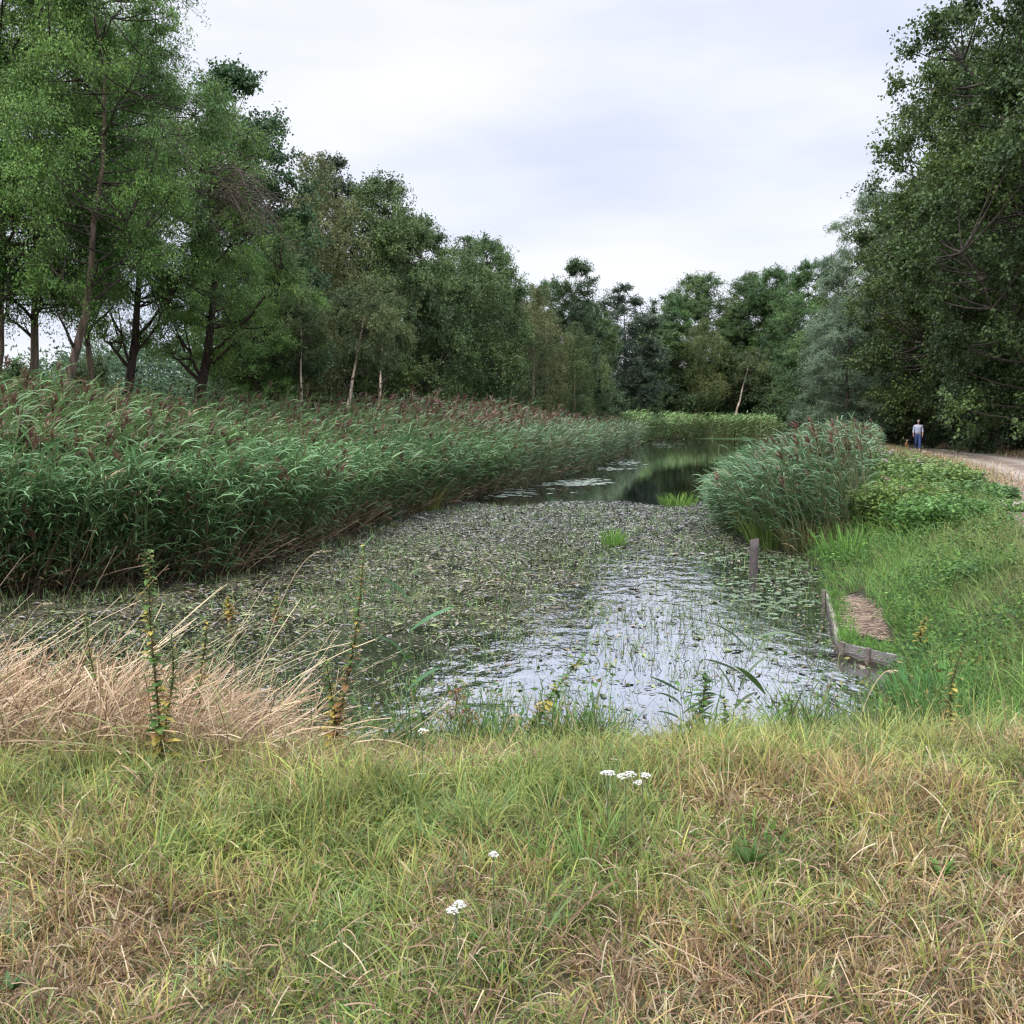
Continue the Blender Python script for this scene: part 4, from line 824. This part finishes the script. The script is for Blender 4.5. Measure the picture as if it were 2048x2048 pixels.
blade_clump(1500, 1740, 60, .22, .10, 'dark green broad-leaved tuft in the foreground right of centre', 11, (.07, .16, .04), (.14, .28, .05), 'grass_tuft', .014, group=GT, z=1.03, spread=.8)

def nettle(u, vb, vt, z, label, seed, lean=0., dead=.3, lsz=.07, leafy=1.0, y=None, yellow=.3, dens=1.):
    """stalk with opposite drooping leaves"""
    r = np.random.default_rng(seed); b = at(u, vb, z); t = aty(u, vt, b[1]); H = t[2]-z
    o = empty('nettle_stalk', tuple(b), label, 'plant', 'tall weed stalks on the near bank')
    K = 9; s = np.linspace(0, 1, K); X_ = lean*H*s**1.2+.02*np.sin(s*5+seed); P_ = np.stack([X_, .03*np.sin(s*3), H*s], -1)
    gs = Geo(); tubes(gs, P_[None], (.007*(1-.65*s))[None], (.22, .16, .09) if seed % 2 else (.16, .2, .08), 5); gs.build('stem', MAT_GRASS, o, smooth=True)
    gl = Geo(); m = int(H*70*dens)*2; tt = np.linspace(.12 if leafy > .9 else .45, 1, m//2).repeat(2); B = np.stack([np.interp(tt, s, P_[:, k]) for k in range(3)], -1)
    az = np.tile([0, math.pi], m//2)+np.repeat(np.arange(m//2)*1.57, 2)+r.normal(0, .3, m); szs = lsz*.8*(1.1-.7*tt)*r.uniform(.6, 1.3, m)
    ye = r.random((m, 1)); c = np.where(ye < yellow, np.array([.45, .36, .08]), np.array([.10, .19, .045])); c = np.where(ye > 1-dead*(1-tt[:, None]), np.array([.30, .17, .07]), c)*r.uniform(.7, 1.25, (m, 1))
    ribbons(gl, B, az, szs*1.5, r.uniform(.8, 1.5, m), r.uniform(.5, 1.3, m), szs*.75, 3, c, 'leaf')
    nb = int(m*1.2); tb = r.uniform(.4, 1, nb); B2 = np.stack([np.interp(tb, s, P_[:, k]) for k in range(3)], -1)
    ribbons(gl, B2, r.uniform(0, 6.28, nb), r.uniform(.02, .05, nb), r.uniform(.8, 1.6, nb), .8, .006, 2, np.array([.16, .2, .07])*r.uniform(.6, 1.2, (nb, 1)), 'x')
    gl.build('foliage', MAT_GRASS, o); return o
nettle(312, 1565, 1100, .95, 'tallest weed stalk rising from the straw, with yellow lower leaves', 1, .01, yellow=.35)
nettle(205, 1440, 1235, .95, 'short leaning weed stalk left of the tallest one', 2, -.15, lsz=.05)
nettle(402, 1450, 1235, .95, 'leafy green weed stalk just right of the tallest one', 3, .05, lsz=.06, yellow=.4)
nettle(330, 1545, 1270, .95, 'second thinner stalk touching the tallest weed', 4, .06, lsz=.05)
nettle(668, 1530, 1090, .88, 'tall ragged stalk with withered brown leaves at the straw\'s right end', 5, .16, dead=.9, yellow=.15, lsz=.06)
nettle(660, 1530, 1320, .88, 'yellowing stalk beside the ragged withered one', 6, .02, yellow=.7, lsz=.06)
nettle(458, 1240, 1195, .0, 'small yellow-leaved stalk standing in the weed beyond the straw', 7, .02, yellow=.9, lsz=.10, dens=1.6)
nettle(553, 1250, 1185, .0, 'small green stalk in the weed beyond the straw', 8, .02, yellow=.3, lsz=.08, dens=1.4)
nettle(1060, 1490, 1310, .55, 'leaning weed stalk arching right over the water in mid shore', 9, .55, dead=.4, lsz=.085)
nettle(1400, 1490, 1345, .5, 'upright leafy nettle on the shore below the floating reed stem', 10, .03, lsz=.10, yellow=.1)
nettle(1580, 1500, 1390, .55, 'dark nettle at the right end of the near shore', 11, -.03, lsz=.10, yellow=.05)
nettle(1445, 1480, 1400, .5, 'low nettle beside the upright leafy one', 12, .1, lsz=.07, yellow=.1)
nettle(1160, 1500, 1440, .5, 'small nettle at the waterline, left of the upright one', 13, .2, lsz=.07, yellow=.2)
nettle(1030, 1510, 1440, .55, 'dark green nettle behind the broken tan stalk', 14, .1, lsz=.07, yellow=.2)
nettle(1905, 1480, 1290, .75, 'yellowing weed stalk at the bank\'s right, above the grass', 15, .04, lsz=.06, yellow=.5)
nettle(1845, 1290, 1235, .45, 'yellow-flowered weed beside the plank edge', 16, .0, lsz=.07, yellow=.8, dens=1.3)

def reed_stalk(u, vb, vt, z, label, seed, lean, lv, wd=.02, col=(.12, .24, .09), ll=.3, stem_r=.004, az=None):
    r = np.random.default_rng(seed); b = at(u, vb, z); H = aty(u, vt, b[1])[2]-z
    o = empty('reed_stalk', tuple(b), label, 'plant', 'single reed stems on the near shore')
    K = 9; s = np.linspace(0, 1, K); P_ = np.stack([lean*H*s**1.3, 0*s, H*s], -1); gs = Geo(); tubes(gs, P_[None], (stem_r*(1-.7*s))[None], np.array(col)*.9, 5); gs.build('stem', MAT_GRASS, o, smooth=True)
    gl = Geo(); tt = np.linspace(.3, .97, lv) if lv > 1 else np.array([.8]); B = np.stack([np.interp(tt, s, P_[:, k]) for k in range(3)], -1)
    a = np.where(np.arange(lv) % 2 == 0, 0, math.pi)+r.normal(0, .3, lv) if az is None else np.array(az)
    ribbons(gl, B, a, ll*r.uniform(.7, 1.15, lv), r.uniform(.4, 1.0, lv), r.uniform(.2, 1.0, lv), wd, 7, np.array(col)*r.uniform(.75, 1.2, (lv, 1)), 'leaf', twist=r.uniform(.5, 1.2, lv)); gl.build('leaf', MAT_GRASS, o); return o
reed_stalk(812, 1460, 1195, .5, 'fresh green reed with two long leaves spread, at the straw\'s right', 1, .05, 4, .028, (.12, .26, .12), .34)
reed_stalk(712, 1440, 1095, .5, 'thin green reed with its tip bent beside the ragged stalk', 2, .03, 3, .014, (.13, .22, .1), .2)
reed_stalk(1455, 1500, 1225, .4, 'grey-green reed with spreading leaves over the open water', 3, .22, 9, .02, (.14, .19, .11), .34)
reed_stalk(1370, 1490, 1380, .45, 'short blue-green reed left of the upright nettle', 4, -.1, 6, .02, (.10, .17, .10), .26)
reed_stalk(1530, 1490, 1385, .5, 'single broad dark green blade standing on the shore', 5, -.02, 2, .04, (.09, .17, .05), .26, az=[.2, 3.0])
reed_stalk(1620, 1420, 1320, .1, 'slim reed at the water below the plank edge', 6, .1, 5, .012, (.16, .24, .1), .2)
def bent_stem(u, vb, vt, z, dx, label, seed, col=(.55, .44, .27)):
    b = at(u, vb, z); H = aty(u, vt, b[1])[2]-z; K = 12; s = np.linspace(0, 1, K); g = Geo()
    P_ = np.stack([dx*s**1.1+.06*np.clip(s-.85, 0, 1)*6*0, 0*s, H*np.sin(s*math.pi/2*1.06)], -1); tubes(g, P_[None], (.0042*(1-.5*s))[None], col, 5)
    nb = 30; r = np.random.default_rng(seed); B = P_[-1]+(P_[-3]-P_[-1])*r.random((nb, 1))
    ribbons(g, B, r.normal(0, .5, nb), .04, 1.2, 1.0, .005, 2, col, 'leaf')
    o = g.build('dry_stalk', MAT_STRAW, label=label, cat='plant', group='dry stalks on the near bank', smooth=True); o.location = b; return o
bent_stem(520, 1330, 1100, .6, .62, 'long pale stalk arching up from the straw towards the right', 1)
bent_stem(990, 1530, 1430, .62, .12, 'thick broken tan stalk leaning at mid shore', 2, (.5, .36, .2))
bent_stem(1700, 1500, 1340, .7, .25, 'thin tan stalk leaning right on the far right shore', 3)
bent_stem(20, 1340, 1205, .7, .35, 'pale bent stalk at the photo\'s left edge', 4)
def rosette(u, v, label, seed, n=14, l=.12, col=(.12, .24, .05), up=.6, w_=.035):
    r = np.random.default_rng(seed); p = at(u, v, 1.05); gz = float(ground_z([p[0]], [p[1]])[0]); p = at(u, v, gz+.01); l = l*.55; w_ = w_*.5; n = int(n*1.4); col = np.array(col)*.85+np.array([.02, .02, .0]); g = Geo()
    ribbons(g, np.zeros((n, 3))+np.array([0, 0, .0]), r.uniform(0, 6.28, n), l*r.uniform(.6, 1.2, n), up*r.uniform(.4, 1.2, n), r.uniform(.3, 1.0, n), w_*r.uniform(.7, 1.2, n), 5, np.array(col)*r.uniform(.7, 1.3, (n, 1)), 'leaf', twist=r.normal(0, .3, n))
    o = g.build('broadleaf_weed', MAT_GRASS, label=label, cat='plant', group='broad-leaved weeds in the near grass'); o.location = p
rosette(1500, 1740, 'dark green broad-leaved weed in the foreground right of centre', 1, 18, .2, (.08, .18, .05), .4, .03)
rosette(1640, 1985, 'small yellow-green broad leaf weed near the bottom edge', 2, 7, .08, (.32, .40, .09), .8, .03)
rosette(1130, 1860, 'low leafy weed under the bright grass tuft', 3, 10, .1, (.12, .24, .06))
rosette(650, 1760, 'broad-leaved weed left of the lowest white flower', 4, 12, .12, (.13, .24, .08), .5)
rosette(1880, 1760, 'fresh green broad-leaved weed at the foreground\'s right side', 5, 14, .15, (.11, .26, .06), .4)
rosette(20, 1985, 'dark leafy weed in the bottom left corner', 6, 10, .12, (.07, .17, .06))
rosette(1010, 1965, 'leafy weed at the bottom edge just right of the middle', 7, 12, .12, (.10, .22, .06))
# hogweed seed head (brown)
def seed_umbel(u, v, z, y, label, seed, col):
    r = np.random.default_rng(seed); t = aty(u, v, y); gz = float(ground_z([t[0]], [y])[0]); o = empty('seed_head_plant', (t[0], y, gz), label, 'plant', 'withered seed heads'); H = t[2]-gz
    s = np.linspace(0, 1, 6); gs = Geo(); tubes(gs, np.stack([.03*s**2, 0*s, H*s], -1)[None], .0035, (.2, .17, .09), 4); gs.build('stem', MAT_GRASS, o)
    gh = Geo(); n = 46; d = unit(r.normal(0, 1, (n, 3))+np.array([0, 0, .4])); e = np.array([.03, 0, H])+d*.05
    leaves(gh, e, d, unit(r.normal(0, 1, (n, 3))), .022, .018, np.array(col)*r.uniform(.6, 1.4, (n, 1)))
    tubes(gh, np.stack([np.repeat([[.03, 0, H-.03]], n, 0), e], 1), .0012, (.2, .12, .06), 3); gh.build('seed_head', MAT_PLAIN, o)
seed_umbel(928, 1435, 0, 6.9, 'reddish-brown seed head at the waterline in front of the pale water', 1, (.28, .11, .05))
seed_umbel(895, 1430, 0, 6.9, 'greenish seed head beside the reddish-brown one', 2, (.22, .19, .08))
seed_umbel(905, 1395, 0, 6.95, 'small brown seed head above the other two', 3, (.30, .18, .10))

# yarrow
def yarrow(u, v, y, label, seed, heads=3, s=.03):
    r = np.random.default_rng(seed)
    for y in np.arange(y, 1.5, -.05):
        t = aty(u, v, y); gz = float(ground_z([t[0]], [y])[0])
        if t[2]-gz > .27: break
    H = t[2]-gz; o = empty('yarrow', (t[0], y, gz), label, 'flower', 'white yarrow flowers in the near grass')
    q = np.linspace(0, 1, 5); gs = Geo(); tubes(gs, np.stack([0*q, 0*q, H*q], -1)[None], .002, (.16, .2, .1), 4); gs.build('stem', MAT_GRASS, o)
    for h in range(heads):
        gh = Geo(); c = np.array([(h-(heads-1)/2)*s*1.25, r.normal(0, .01), H+r.normal(0, .008)]); n = 60; a = r.uniform(0, 6.28, n); q_ = np.sqrt(r.random(n))
        P_ = c+np.stack([np.cos(a)*q_*s, np.sin(a)*q_*s, .012*(1-q_**2)], -1); nr = unit(np.stack([np.cos(a)*q_*.5, np.sin(a)*q_*.5, np.ones(n)], -1)); ls = .009*(1+0*a)
        leaves(gh, P_, unit(np.stack([np.cos(a*7), np.sin(a*7), 0*a+.1], -1)), nr, ls, .008, np.array([.64, .62, .56])*r.uniform(.85, 1.05, (n, 1)), fold=.02)
        tubes(gh, np.stack([np.array([[0, 0, H*.8]]), c[None]], 1), .0012, (.3, .32, .2), 3); gh.build('flower_head', MAT_PLAIN, o)
yarrow(1216, 1552, 4.9, 'small white flower, leftmost of the three near the shore', 1, 2, .016)
yarrow(1252, 1552, 4.9, 'largest white flower head, in the middle of the three near the shore', 2, 2, .022)
yarrow(1285, 1560, 4.9, 'white flower right of the largest one near the shore', 3, 2, .017)
yarrow(912, 1820, 3.25, 'single white flower head low in the foreground', 4, 2, .014)
yarrow(987, 1702, 3.9, 'tiny white flower above the low foreground one', 5, 1, .010)
yarrow(845, 1470, 6.6, 'tiny white flower at the waterline right of the straw', 6, 1, .022)

# ------------------------------------------------------------------ WOODWORK
def bevel_obj(o, w_=.006):
    md = o.modifiers.new('bevel', 'BEVEL'); md.width = w_; md.segments = 2; return o
pp = at(1506, 1143, 0); po = empty('wooden_post', (pp[0], pp[1], 0), 'dark weathered post standing in the water before the right reeds', 'post')
g = Geo(); K = 7; s = np.linspace(0, 1, K); hp = aty(1506, 1078, pp[1])[2]; ang = np.arange(12)*2*np.pi/12; r = np.random.default_rng(5)
rad_ = .085*(1+.07*r.normal(0, 1, 12)); V = np.array([[math.cos(a)*rr*(1.0 if k < 4 else .97)+.02*z_, math.sin(a)*rr, -.5+(hp+.5)*z_+(.018*math.cos(a*1+1) if k == K-1 else 0)] for k, z_ in enumerate(s) for a, rr in zip(ang, rad_)])
q = [(k*12+j, k*12+(j+1) % 12, (k+1)*12+(j+1) % 12, (k+1)*12+j) for k in range(K-1) for j in range(12)]
top = len(V); V = np.concatenate([V, [[.02, 0, hp+.004]]]); q += [((K-1)*12+j, (K-1)*12+j+1, (K-1)*12+(j+2) % 12, top) for j in range(0, 12, 2)]
g.add(V, q, (.46, .41, .43)); ps = g.build('post_shaft', MAT_WOOD, po, smooth=True)
g = Geo(); V2 = np.array([[math.cos(a)*rr*.93+.02, math.sin(a)*rr*.93, hp+.008+.018*math.cos(a+1)] for a, rr in zip(ang, rad_)]); V2 = np.concatenate([V2, [[.02, 0, hp+.012]]])
g.add(V2, [(j, j+1, (j+2) % 12, 12) for j in range(0, 12, 2)], (1.1, 1.05, 1.0)); g.build('cut_top', MAT_WOOD, po)
# landing stage: plank kerb on two sides, earth fill, straw on top
c1, c2, c3 = at(1656, 1182, .17), at(1680, 1285, .17), at(1804, 1313, .17)
ld = empty('landing_stage', (c2[0], c2[1], 0), 'small grassed landing with grey plank edging at the right shore', 'platform')
def rel(p): return np.array([p[0]-c2[0], p[1]-c2[1], p[2]])
def plank(a, b, zc, h, t_, name, col=(1, 1, 1)):
    g = Geo(); a, b = rel(a), rel(b); m_ = (a+b)/2; d = b-a; ln = np.linalg.norm(d[:2]); nseg = max(1, int(ln/.3))
    # one plank with slightly uneven outline
    r = np.random.default_rng(int(ln*1000) % 97); xs = np.linspace(-ln/2, ln/2, 9); V = []
    for x_ in xs:
        j = r.normal(0, .004); V += [(x_, -t_/2+j, -h/2+r.normal(0, .004)), (x_, t_/2+j, -h/2), (x_, t_/2+j, h/2+r.normal(0, .004)), (x_, -t_/2+j, h/2+r.normal(0, .004))]
    V = np.array(V); an = math.atan2(d[1], d[0]); cr, sr = math.cos(an), math.sin(an); V = V@np.array([[cr, sr, 0], [-sr, cr, 0], [0, 0, 1]])+np.array([m_[0], m_[1], zc])
    q = [(k*4+j, k*4+(j+1) % 4, (k+1)*4+(j+1) % 4, (k+1)*4+j) for k in range(8) for j in range(4)]+[(0, 3, 2, 1), (32, 33, 34, 35)]
    g.add(V, q, col); return bevel_obj(g.build(name, MAT_WOOD, ld))
e13 = c3+(c3-c2)*.05
plank(c2, e13, .12, .105, .05, 'plank'); plank(c2+np.array([.0, .008, 0]), e13+np.array([0, .008, 0]), .0, .13, .045, 'plank', (.8, .75, .7))
plank(c1, c2+(c1-c2)*.03, .13, .09, .06, 'plank', (1.15, 1.1, 1.0)); plank(c1, c2+(c1-c2)*.03, .01, .14, .05, 'plank', (.6, .55, .5))
for p_, w2 in ((c2+np.array([.02, -.05, 0]), .07), (c2*.58+e13*.42+np.array([-.0, -.06, 0]), .05), (c1+np.array([-.05, 0, 0]), .07)):
    g = Geo(); pr = rel(p_); boxg(g, (pr[0], pr[1], -.14), (w2, .05, .66), (.8, .72, .66), rot=math.atan2((e13-c2)[1], (e13-c2)[0])); bevel_obj(g.build('stake', MAT_WOOD, ld))
g = Geo(); r = np.random.default_rng(7)
A_, B_, C_ = rel(c1), rel(c2), rel(e13); D_ = A_+(C_-B_)*1.5
nn = 10; S1, S2 = np.meshgrid(np.linspace(.02, 1, nn), np.linspace(.03, 1, nn)); top_ = (B_[None, None]+(C_-B_)*S1[..., None]*1.0+(A_-B_)*S2[..., None]); top_[..., 2] = .135+.01*np.sin(S1*20)+.015*np.cos(S2*14)
low = top_.copy(); low[..., 2] = -.4; I = np.arange(nn*nn).reshape(nn, nn); qq = np.stack([I[:-1, :-1], I[:-1, 1:], I[1:, 1:], I[1:, :-1]], -1).reshape(-1, 4)
sq = []; 
for k in range(nn-1):
    for e in (I[0], I[-1], I[:, 0], I[:, -1]): sq.append((e[k], e[k+1], e[k+1]+nn*nn, e[k]+nn*nn))
g.add(np.concatenate([top_.reshape(-1, 3), low.reshape(-1, 3)]), np.concatenate([qq, sq]), (.10, .07, .05)); g.build('earth_fill', simple_mat('earth', (.05, .035, .025), (.16, .11, .08), 12, .95), ld, smooth=False)
g = Geo(); n = 2600; a_, b_ = r.random(n), r.random(n); a_ = .2+a_*.9; b_ = .2+b_*.78; P_ = B_+(C_-B_)*a_[:, None]+(A_-B_)*b_[:, None]; P_[:, 2] = .165+r.uniform(0, .02, n)
kk = (a_ > .25+.12*np.sin(b_*9)+r.normal(0, .07, n)) & (b_ < .93+r.normal(0, .06, n)); P_ = P_[kk]; n = len(P_); c = np.array([(.37, .265, .19), (.27, .18, .125), (.47, .35, .26), (.18, .115, .08)])[r.integers(0, 4, n)]*r.uniform(.7, 1.2, (n, 1))
ribbons(g, P_, r.normal(0, .9, n)+np.where(r.random(n) < .5, 0, math.pi), r.uniform(.06, .22, n), 1.52, r.uniform(-.05, .1, n), .009, 3, c, 'x', twist=r.normal(0, .2, n)); g.build('straw_cover', MAT_STRAW, ld, label='mat of reddish-brown dead stems on the landing')
g = Geo(); n = 2300; a_ = r.random(n)**1.6*.38; b_ = r.random(n); sw = r.random(n) < .35; a_ = np.where(sw, r.random(n), a_); b_ = np.where(sw, r.random(n)**2*.2, b_); P_ = B_+(C_-B_)*a_[:, None]+(A_-B_)*b_[:, None]; P_[:, 2] = .14
ribbons(g, P_, r.uniform(0, 6.28, n), r.uniform(.05, .17, n), r.uniform(0, .6, n), r.uniform(.2, 1.6, n), .008, 3, np.array([(.10, .22, .04), (.15, .28, .05), (.08, .15, .04)])[r.integers(0, 3, n)]*r.uniform(.7, 1.3, (n, 1)), 'blade', twist=r.uniform(-1, 1, n)); g.build('grass_edge', MAT_GRASS, ld, label='green grass growing along the planks')
# small snag
sp_ = at(1146, 1136, 0); g = Geo(); s = np.linspace(0, 1, 5)
tubes(g, np.stack([np.stack([.10*s-.05, 0*s, .02+.02*np.sin(s*3)], -1), np.stack([.03+.03*s, 0*s, .11*s], -1), np.stack([-.03-.04*s, 0*s, .05*s], -1)]), .018*(1-.5*s)[None], (.3, .25, .25), 6)
o = g.build('broken_branch', MAT_BARK, label='small dark broken branch poking out of the weed', cat='branch'); o.location = sp_

# ------------------------------------------------------------------ PERSON AND DOG
def skin_mesh(name, pts, edges, rads, mat, parent, sub=2, root=0):
    me = bpy.data.meshes.new(name); me.from_pydata([tuple(p) for p in pts], edges, []); o = bpy.data.objects.new(name, me); COL.objects.link(o)
    md = o.modifiers.new('skin', 'SKIN'); md.use_smooth_shade = True
    for i, sv in enumerate(me.skin_vertices[0].data):
        rr = rads[i]; sv.radius = rr if isinstance(rr, tuple) else (rr, rr); sv.use_root = (i == root)
    ms = o.modifiers.new('sub', 'SUBSURF'); ms.levels = sub; ms.render_levels = sub
    dg = bpy.context.evaluated_depsgraph_get(); nm = bpy.data.meshes.new_from_object(o.evaluated_get(dg)); o.modifiers.clear(); o.data = nm; nm.name = name
    nm.materials.clear(); nm.materials.append(mat)
    for p_ in nm.polygons: p_.use_smooth = True
    o.parent = parent; return o
def pm(name, c, rough=.8): return simple_mat(name, tuple(x*.8 for x in c), tuple(min(1, x*1.15) for x in c), 20, rough, bump=.1)
M_SKIN = pm('skin', (.50, .32, .24), .6); M_SHIRT = pm('light_shirt', (.56, .60, .74)); M_JEANS = pm('blue_jeans', (.06, .10, .24)); M_COAT = pm('dark_coat', (.015, .017, .03)); M_SHOE = pm('pale_shoe', (.45, .42, .38)); M_HAIR = pm('grey_hair', (.45, .43, .42)); M_DARK = pm('dark_detail', (.02, .015, .015))
y_p = at(1835, 901, 1.02); gz = float(ground_z([y_p[0]], [y_p[1]])[0])
pe = empty('person', (y_p[0], y_p[1], gz), 'walker in a light shirt and blue jeans with a dark coat, on the track', 'person', rz=R(-20))
# faces -Y (towards the camera); walking: left leg forward
body = [(0, 0, .96), (0, .0, 1.10), (0, .0, 1.28), (0, .01, 1.43), (0, 0, 1.50), (0, -.015, 1.57),
        (.18, .01, 1.42), (.235, .03, 1.16), (.235, -.06, .92), (.235, -.10, .83), (-.18, .01, 1.42), (-.24, .02, 1.16), (-.245, -.02, .91), (-.245, -.05, .82),
        (.095, 0, .90), (.10, -.13, .51), (.10, -.20, .10), (.10, -.32, .05), (-.095, 0, .90), (-.09, .02, .50), (-.08, .22, .12), (-.08, .10, .05)]
be = [(0, 1), (1, 2), (2, 3), (3, 4), (4, 5), (3, 6), (6, 7), (7, 8), (8, 9), (3, 10), (10, 11), (11, 12), (12, 13), (0, 14), (14, 15), (15, 16), (16, 17), (0, 18), (18, 19), (19, 20), (20, 21)]
brd = [(.15, .11), (.145, .11), (.165, .12), (.15, .10), .055, .05, .065, .045, .035, .038, .065, .045, .035, .038, .085, .06, .045, .04, .085, .06, .045, .04]
skin_mesh('body', body, be, brd, M_SKIN, pe)
head = [(0, -.02, 1.585), (0, -.025, 1.64), (0, -.02, 1.70), (0, -.015, 1.745)]; skin_mesh('head', head, [(0, 1), (1, 2), (2, 3)], [(.05, .06), (.07, .085), (.073, .088), (.045, .055)], M_SKIN, pe)
skin_mesh('nose', [(0, -.10, 1.66), (0, -.125, 1.635)], [(0, 1)], [.010, .014], M_SKIN, pe, 1)
for s_ in (-1, 1):
    skin_mesh('eye', [(s_*.028, -.098, 1.668), (s_*.028, -.103, 1.668)], [(0, 1)], [.011, .009], M_DARK, pe, 1)
    skin_mesh('ear', [(s_*.073, -.01, 1.665), (s_*.079, -.008, 1.64)], [(0, 1)], [.014, .010], M_SKIN, pe, 1)
skin_mesh('mouth', [(-.02, -.100, 1.605), (.02, -.100, 1.605)], [(0, 1)], [.006, .006], pm('lips', (.35, .15, .13)), pe, 1)
skin_mesh('hair', [(0, .03, 1.62), (0, .035, 1.69), (0, -.01, 1.752), (0, -.045, 1.745)], [(0, 1), (1, 2), (2, 3)], [(.062, .05), (.076, .055), (.066, .028), (.05, .02)], M_HAIR, pe)
shirt = [(0, 0, .94), (0, 0, 1.12), (0, 0, 1.29), (0, .01, 1.43), (.185, .01, 1.42), (.24, .03, 1.16), (.238, -.03, 1.01), (-.185, .01, 1.42), (-.245, .02, 1.16), (-.247, -.01, 1.0), (0, .005, 1.48)]
skin_mesh('shirt', shirt, [(0, 1), (1, 2), (2, 3), (3, 4), (4, 5), (5, 6), (3, 7), (7, 8), (8, 9), (3, 10)], [(.185, .15), (.18, .14), (.195, .15), (.175, .12), .08, .06, .052, .08, .06, .052, (.07, .065)], M_SHIRT, pe)
jeans = [(0, 0, 1.03), (0, 0, .92), (.095, 0, .86), (.10, -.13, .51), (.10, -.20, .11), (-.095, 0, .86), (-.09, .02, .50), (-.08, .22, .13)]
skin_mesh('jeans', jeans, [(0, 1), (1, 2), (2, 3), (3, 4), (1, 5), (5, 6), (6, 7)], [(.17, .135), (.175, .14), .105, .085, .068, .105, .085, .068], M_JEANS, pe)
for nm_, px_, py_ in (('shoe', .10, -.22), ('shoe', -.08, .20)): skin_mesh(nm_, [(px_, py_+.03, .05), (px_, py_-.06, .045), (px_, py_-.15, .035)], [(0, 1), (1, 2)], [(.045, .045), (.047, .04), (.038, .03)], M_SHOE, pe, 1)
for s_, ny_ in ((1, -.10), (-1, -.05)):
    hx = .235*s_; hy = ny_; 
    for k in range(4): skin_mesh('finger', [(hx+.0*s_, hy-.03+.019*k, .80), (hx-.006*s_, hy-.032+.019*k, .765-.004*(k % 3)), (hx-.02*s_, hy-.034+.019*k, .735+.004*(k == 0))], [(0, 1), (1, 2)], [.009, .008, .007], M_SKIN, pe, 1)
    skin_mesh('thumb', [(hx-.015*s_, hy-.03, .83), (hx-.03*s_, hy-.05, .80), (hx-.032*s_, hy-.055, .775)], [(0, 1), (1, 2)], [.011, .010, .008], M_SKIN, pe, 1)
# dark coat tied at the waist, hanging behind both hips
g = Geo(); th = np.linspace(R(-15), R(195), 15); rows = 7; V = []
for k in range(rows):
    q_ = k/(rows-1); 
    for i_, a in enumerate(th): V.append((math.cos(a)*(.22+.24*q_+.012*math.sin(i_*2.2+k)), .02+math.sin(a)*(.14+.08*q_+.02*math.cos(i_*1.7)), 1.04-.52*q_-.05*abs(math.sin(i_*1.1))*q_))
I = np.arange(rows*15).reshape(rows, 15); q = np.stack([I[:-1, :-1], I[:-1, 1:], I[1:, 1:], I[1:, :-1]], -1).reshape(-1, 4); g.add(V, q, (1, 1, 1)); co = g.build('coat', M_COAT, pe, smooth=True); md = co.modifiers.new('t', 'SOLIDIFY'); md.thickness = .02
# dog
dp = at(1813, 897, 1.02); dgz = float(ground_z([dp[0]], [dp[1]])[0])
dog = empty('dog', (dp[0], dp[1], dgz), 'small tan dog trotting beside the walker', 'dog', rz=R(-18)); M_FUR = pm('tan_fur', (.50, .30, .14), .9); M_PALE = pm('pale_fur', (.6, .45, .3), .9)
pts = [(0, .22, .34), (0, .02, .32), (0, -.18, .34), (0, -.27, .43), (0, -.31, .49),
       (.06, -.17, .24), (.065, -.17, .13), (.065, -.19, .02), (-.06, -.17, .24), (-.065, -.14, .13), (-.065, -.12, .03),
       (.06, .22, .26), (.065, .17, .19), (.065, .25, .10), (.065, .23, .02), (-.06, .22, .26), (-.065, .19, .19), (-.065, .28, .10), (-.065, .27, .02), (0, .31, .40), (0, .37, .50)]
ed = [(0, 1), (1, 2), (2, 3), (3, 4), (2, 5), (5, 6), (6, 7), (2, 8), (8, 9), (9, 10), (0, 11), (11, 12), (12, 13), (13, 14), (0, 15), (15, 16), (16, 17), (17, 18), (0, 19), (19, 20)]
rd = [(.085, .09), (.085, .08), (.10, .115), .06, .055, .045, .026, .024, .045, .026, .024, .055, .04, .024, .024, .055, .04, .024, .024, .025, .015]
skin_mesh('body', pts, ed, rd, M_FUR, dog)
skin_mesh('head', [(0, -.30, .52), (0, -.37, .51), (0, -.44, .48)], [(0, 1), (1, 2)], [(.065, .065), (.055, .05), (.026, .024)], M_PALE, dog)
for s_ in (-1, 1): skin_mesh('ear', [(s_*.05, -.31, .565), (s_*.062, -.31, .61)], [(0, 1)], [.022, .010], M_FUR, dog, 1); skin_mesh('eye', [(s_*.028, -.40, .525), (s_*.028, -.405, .525)], [(0, 1)], [.008, .007], M_DARK, dog, 1)
skin_mesh('nose', [(0, -.465, .485), (0, -.472, .485)], [(0, 1)], [.012, .010], M_DARK, dog, 1)
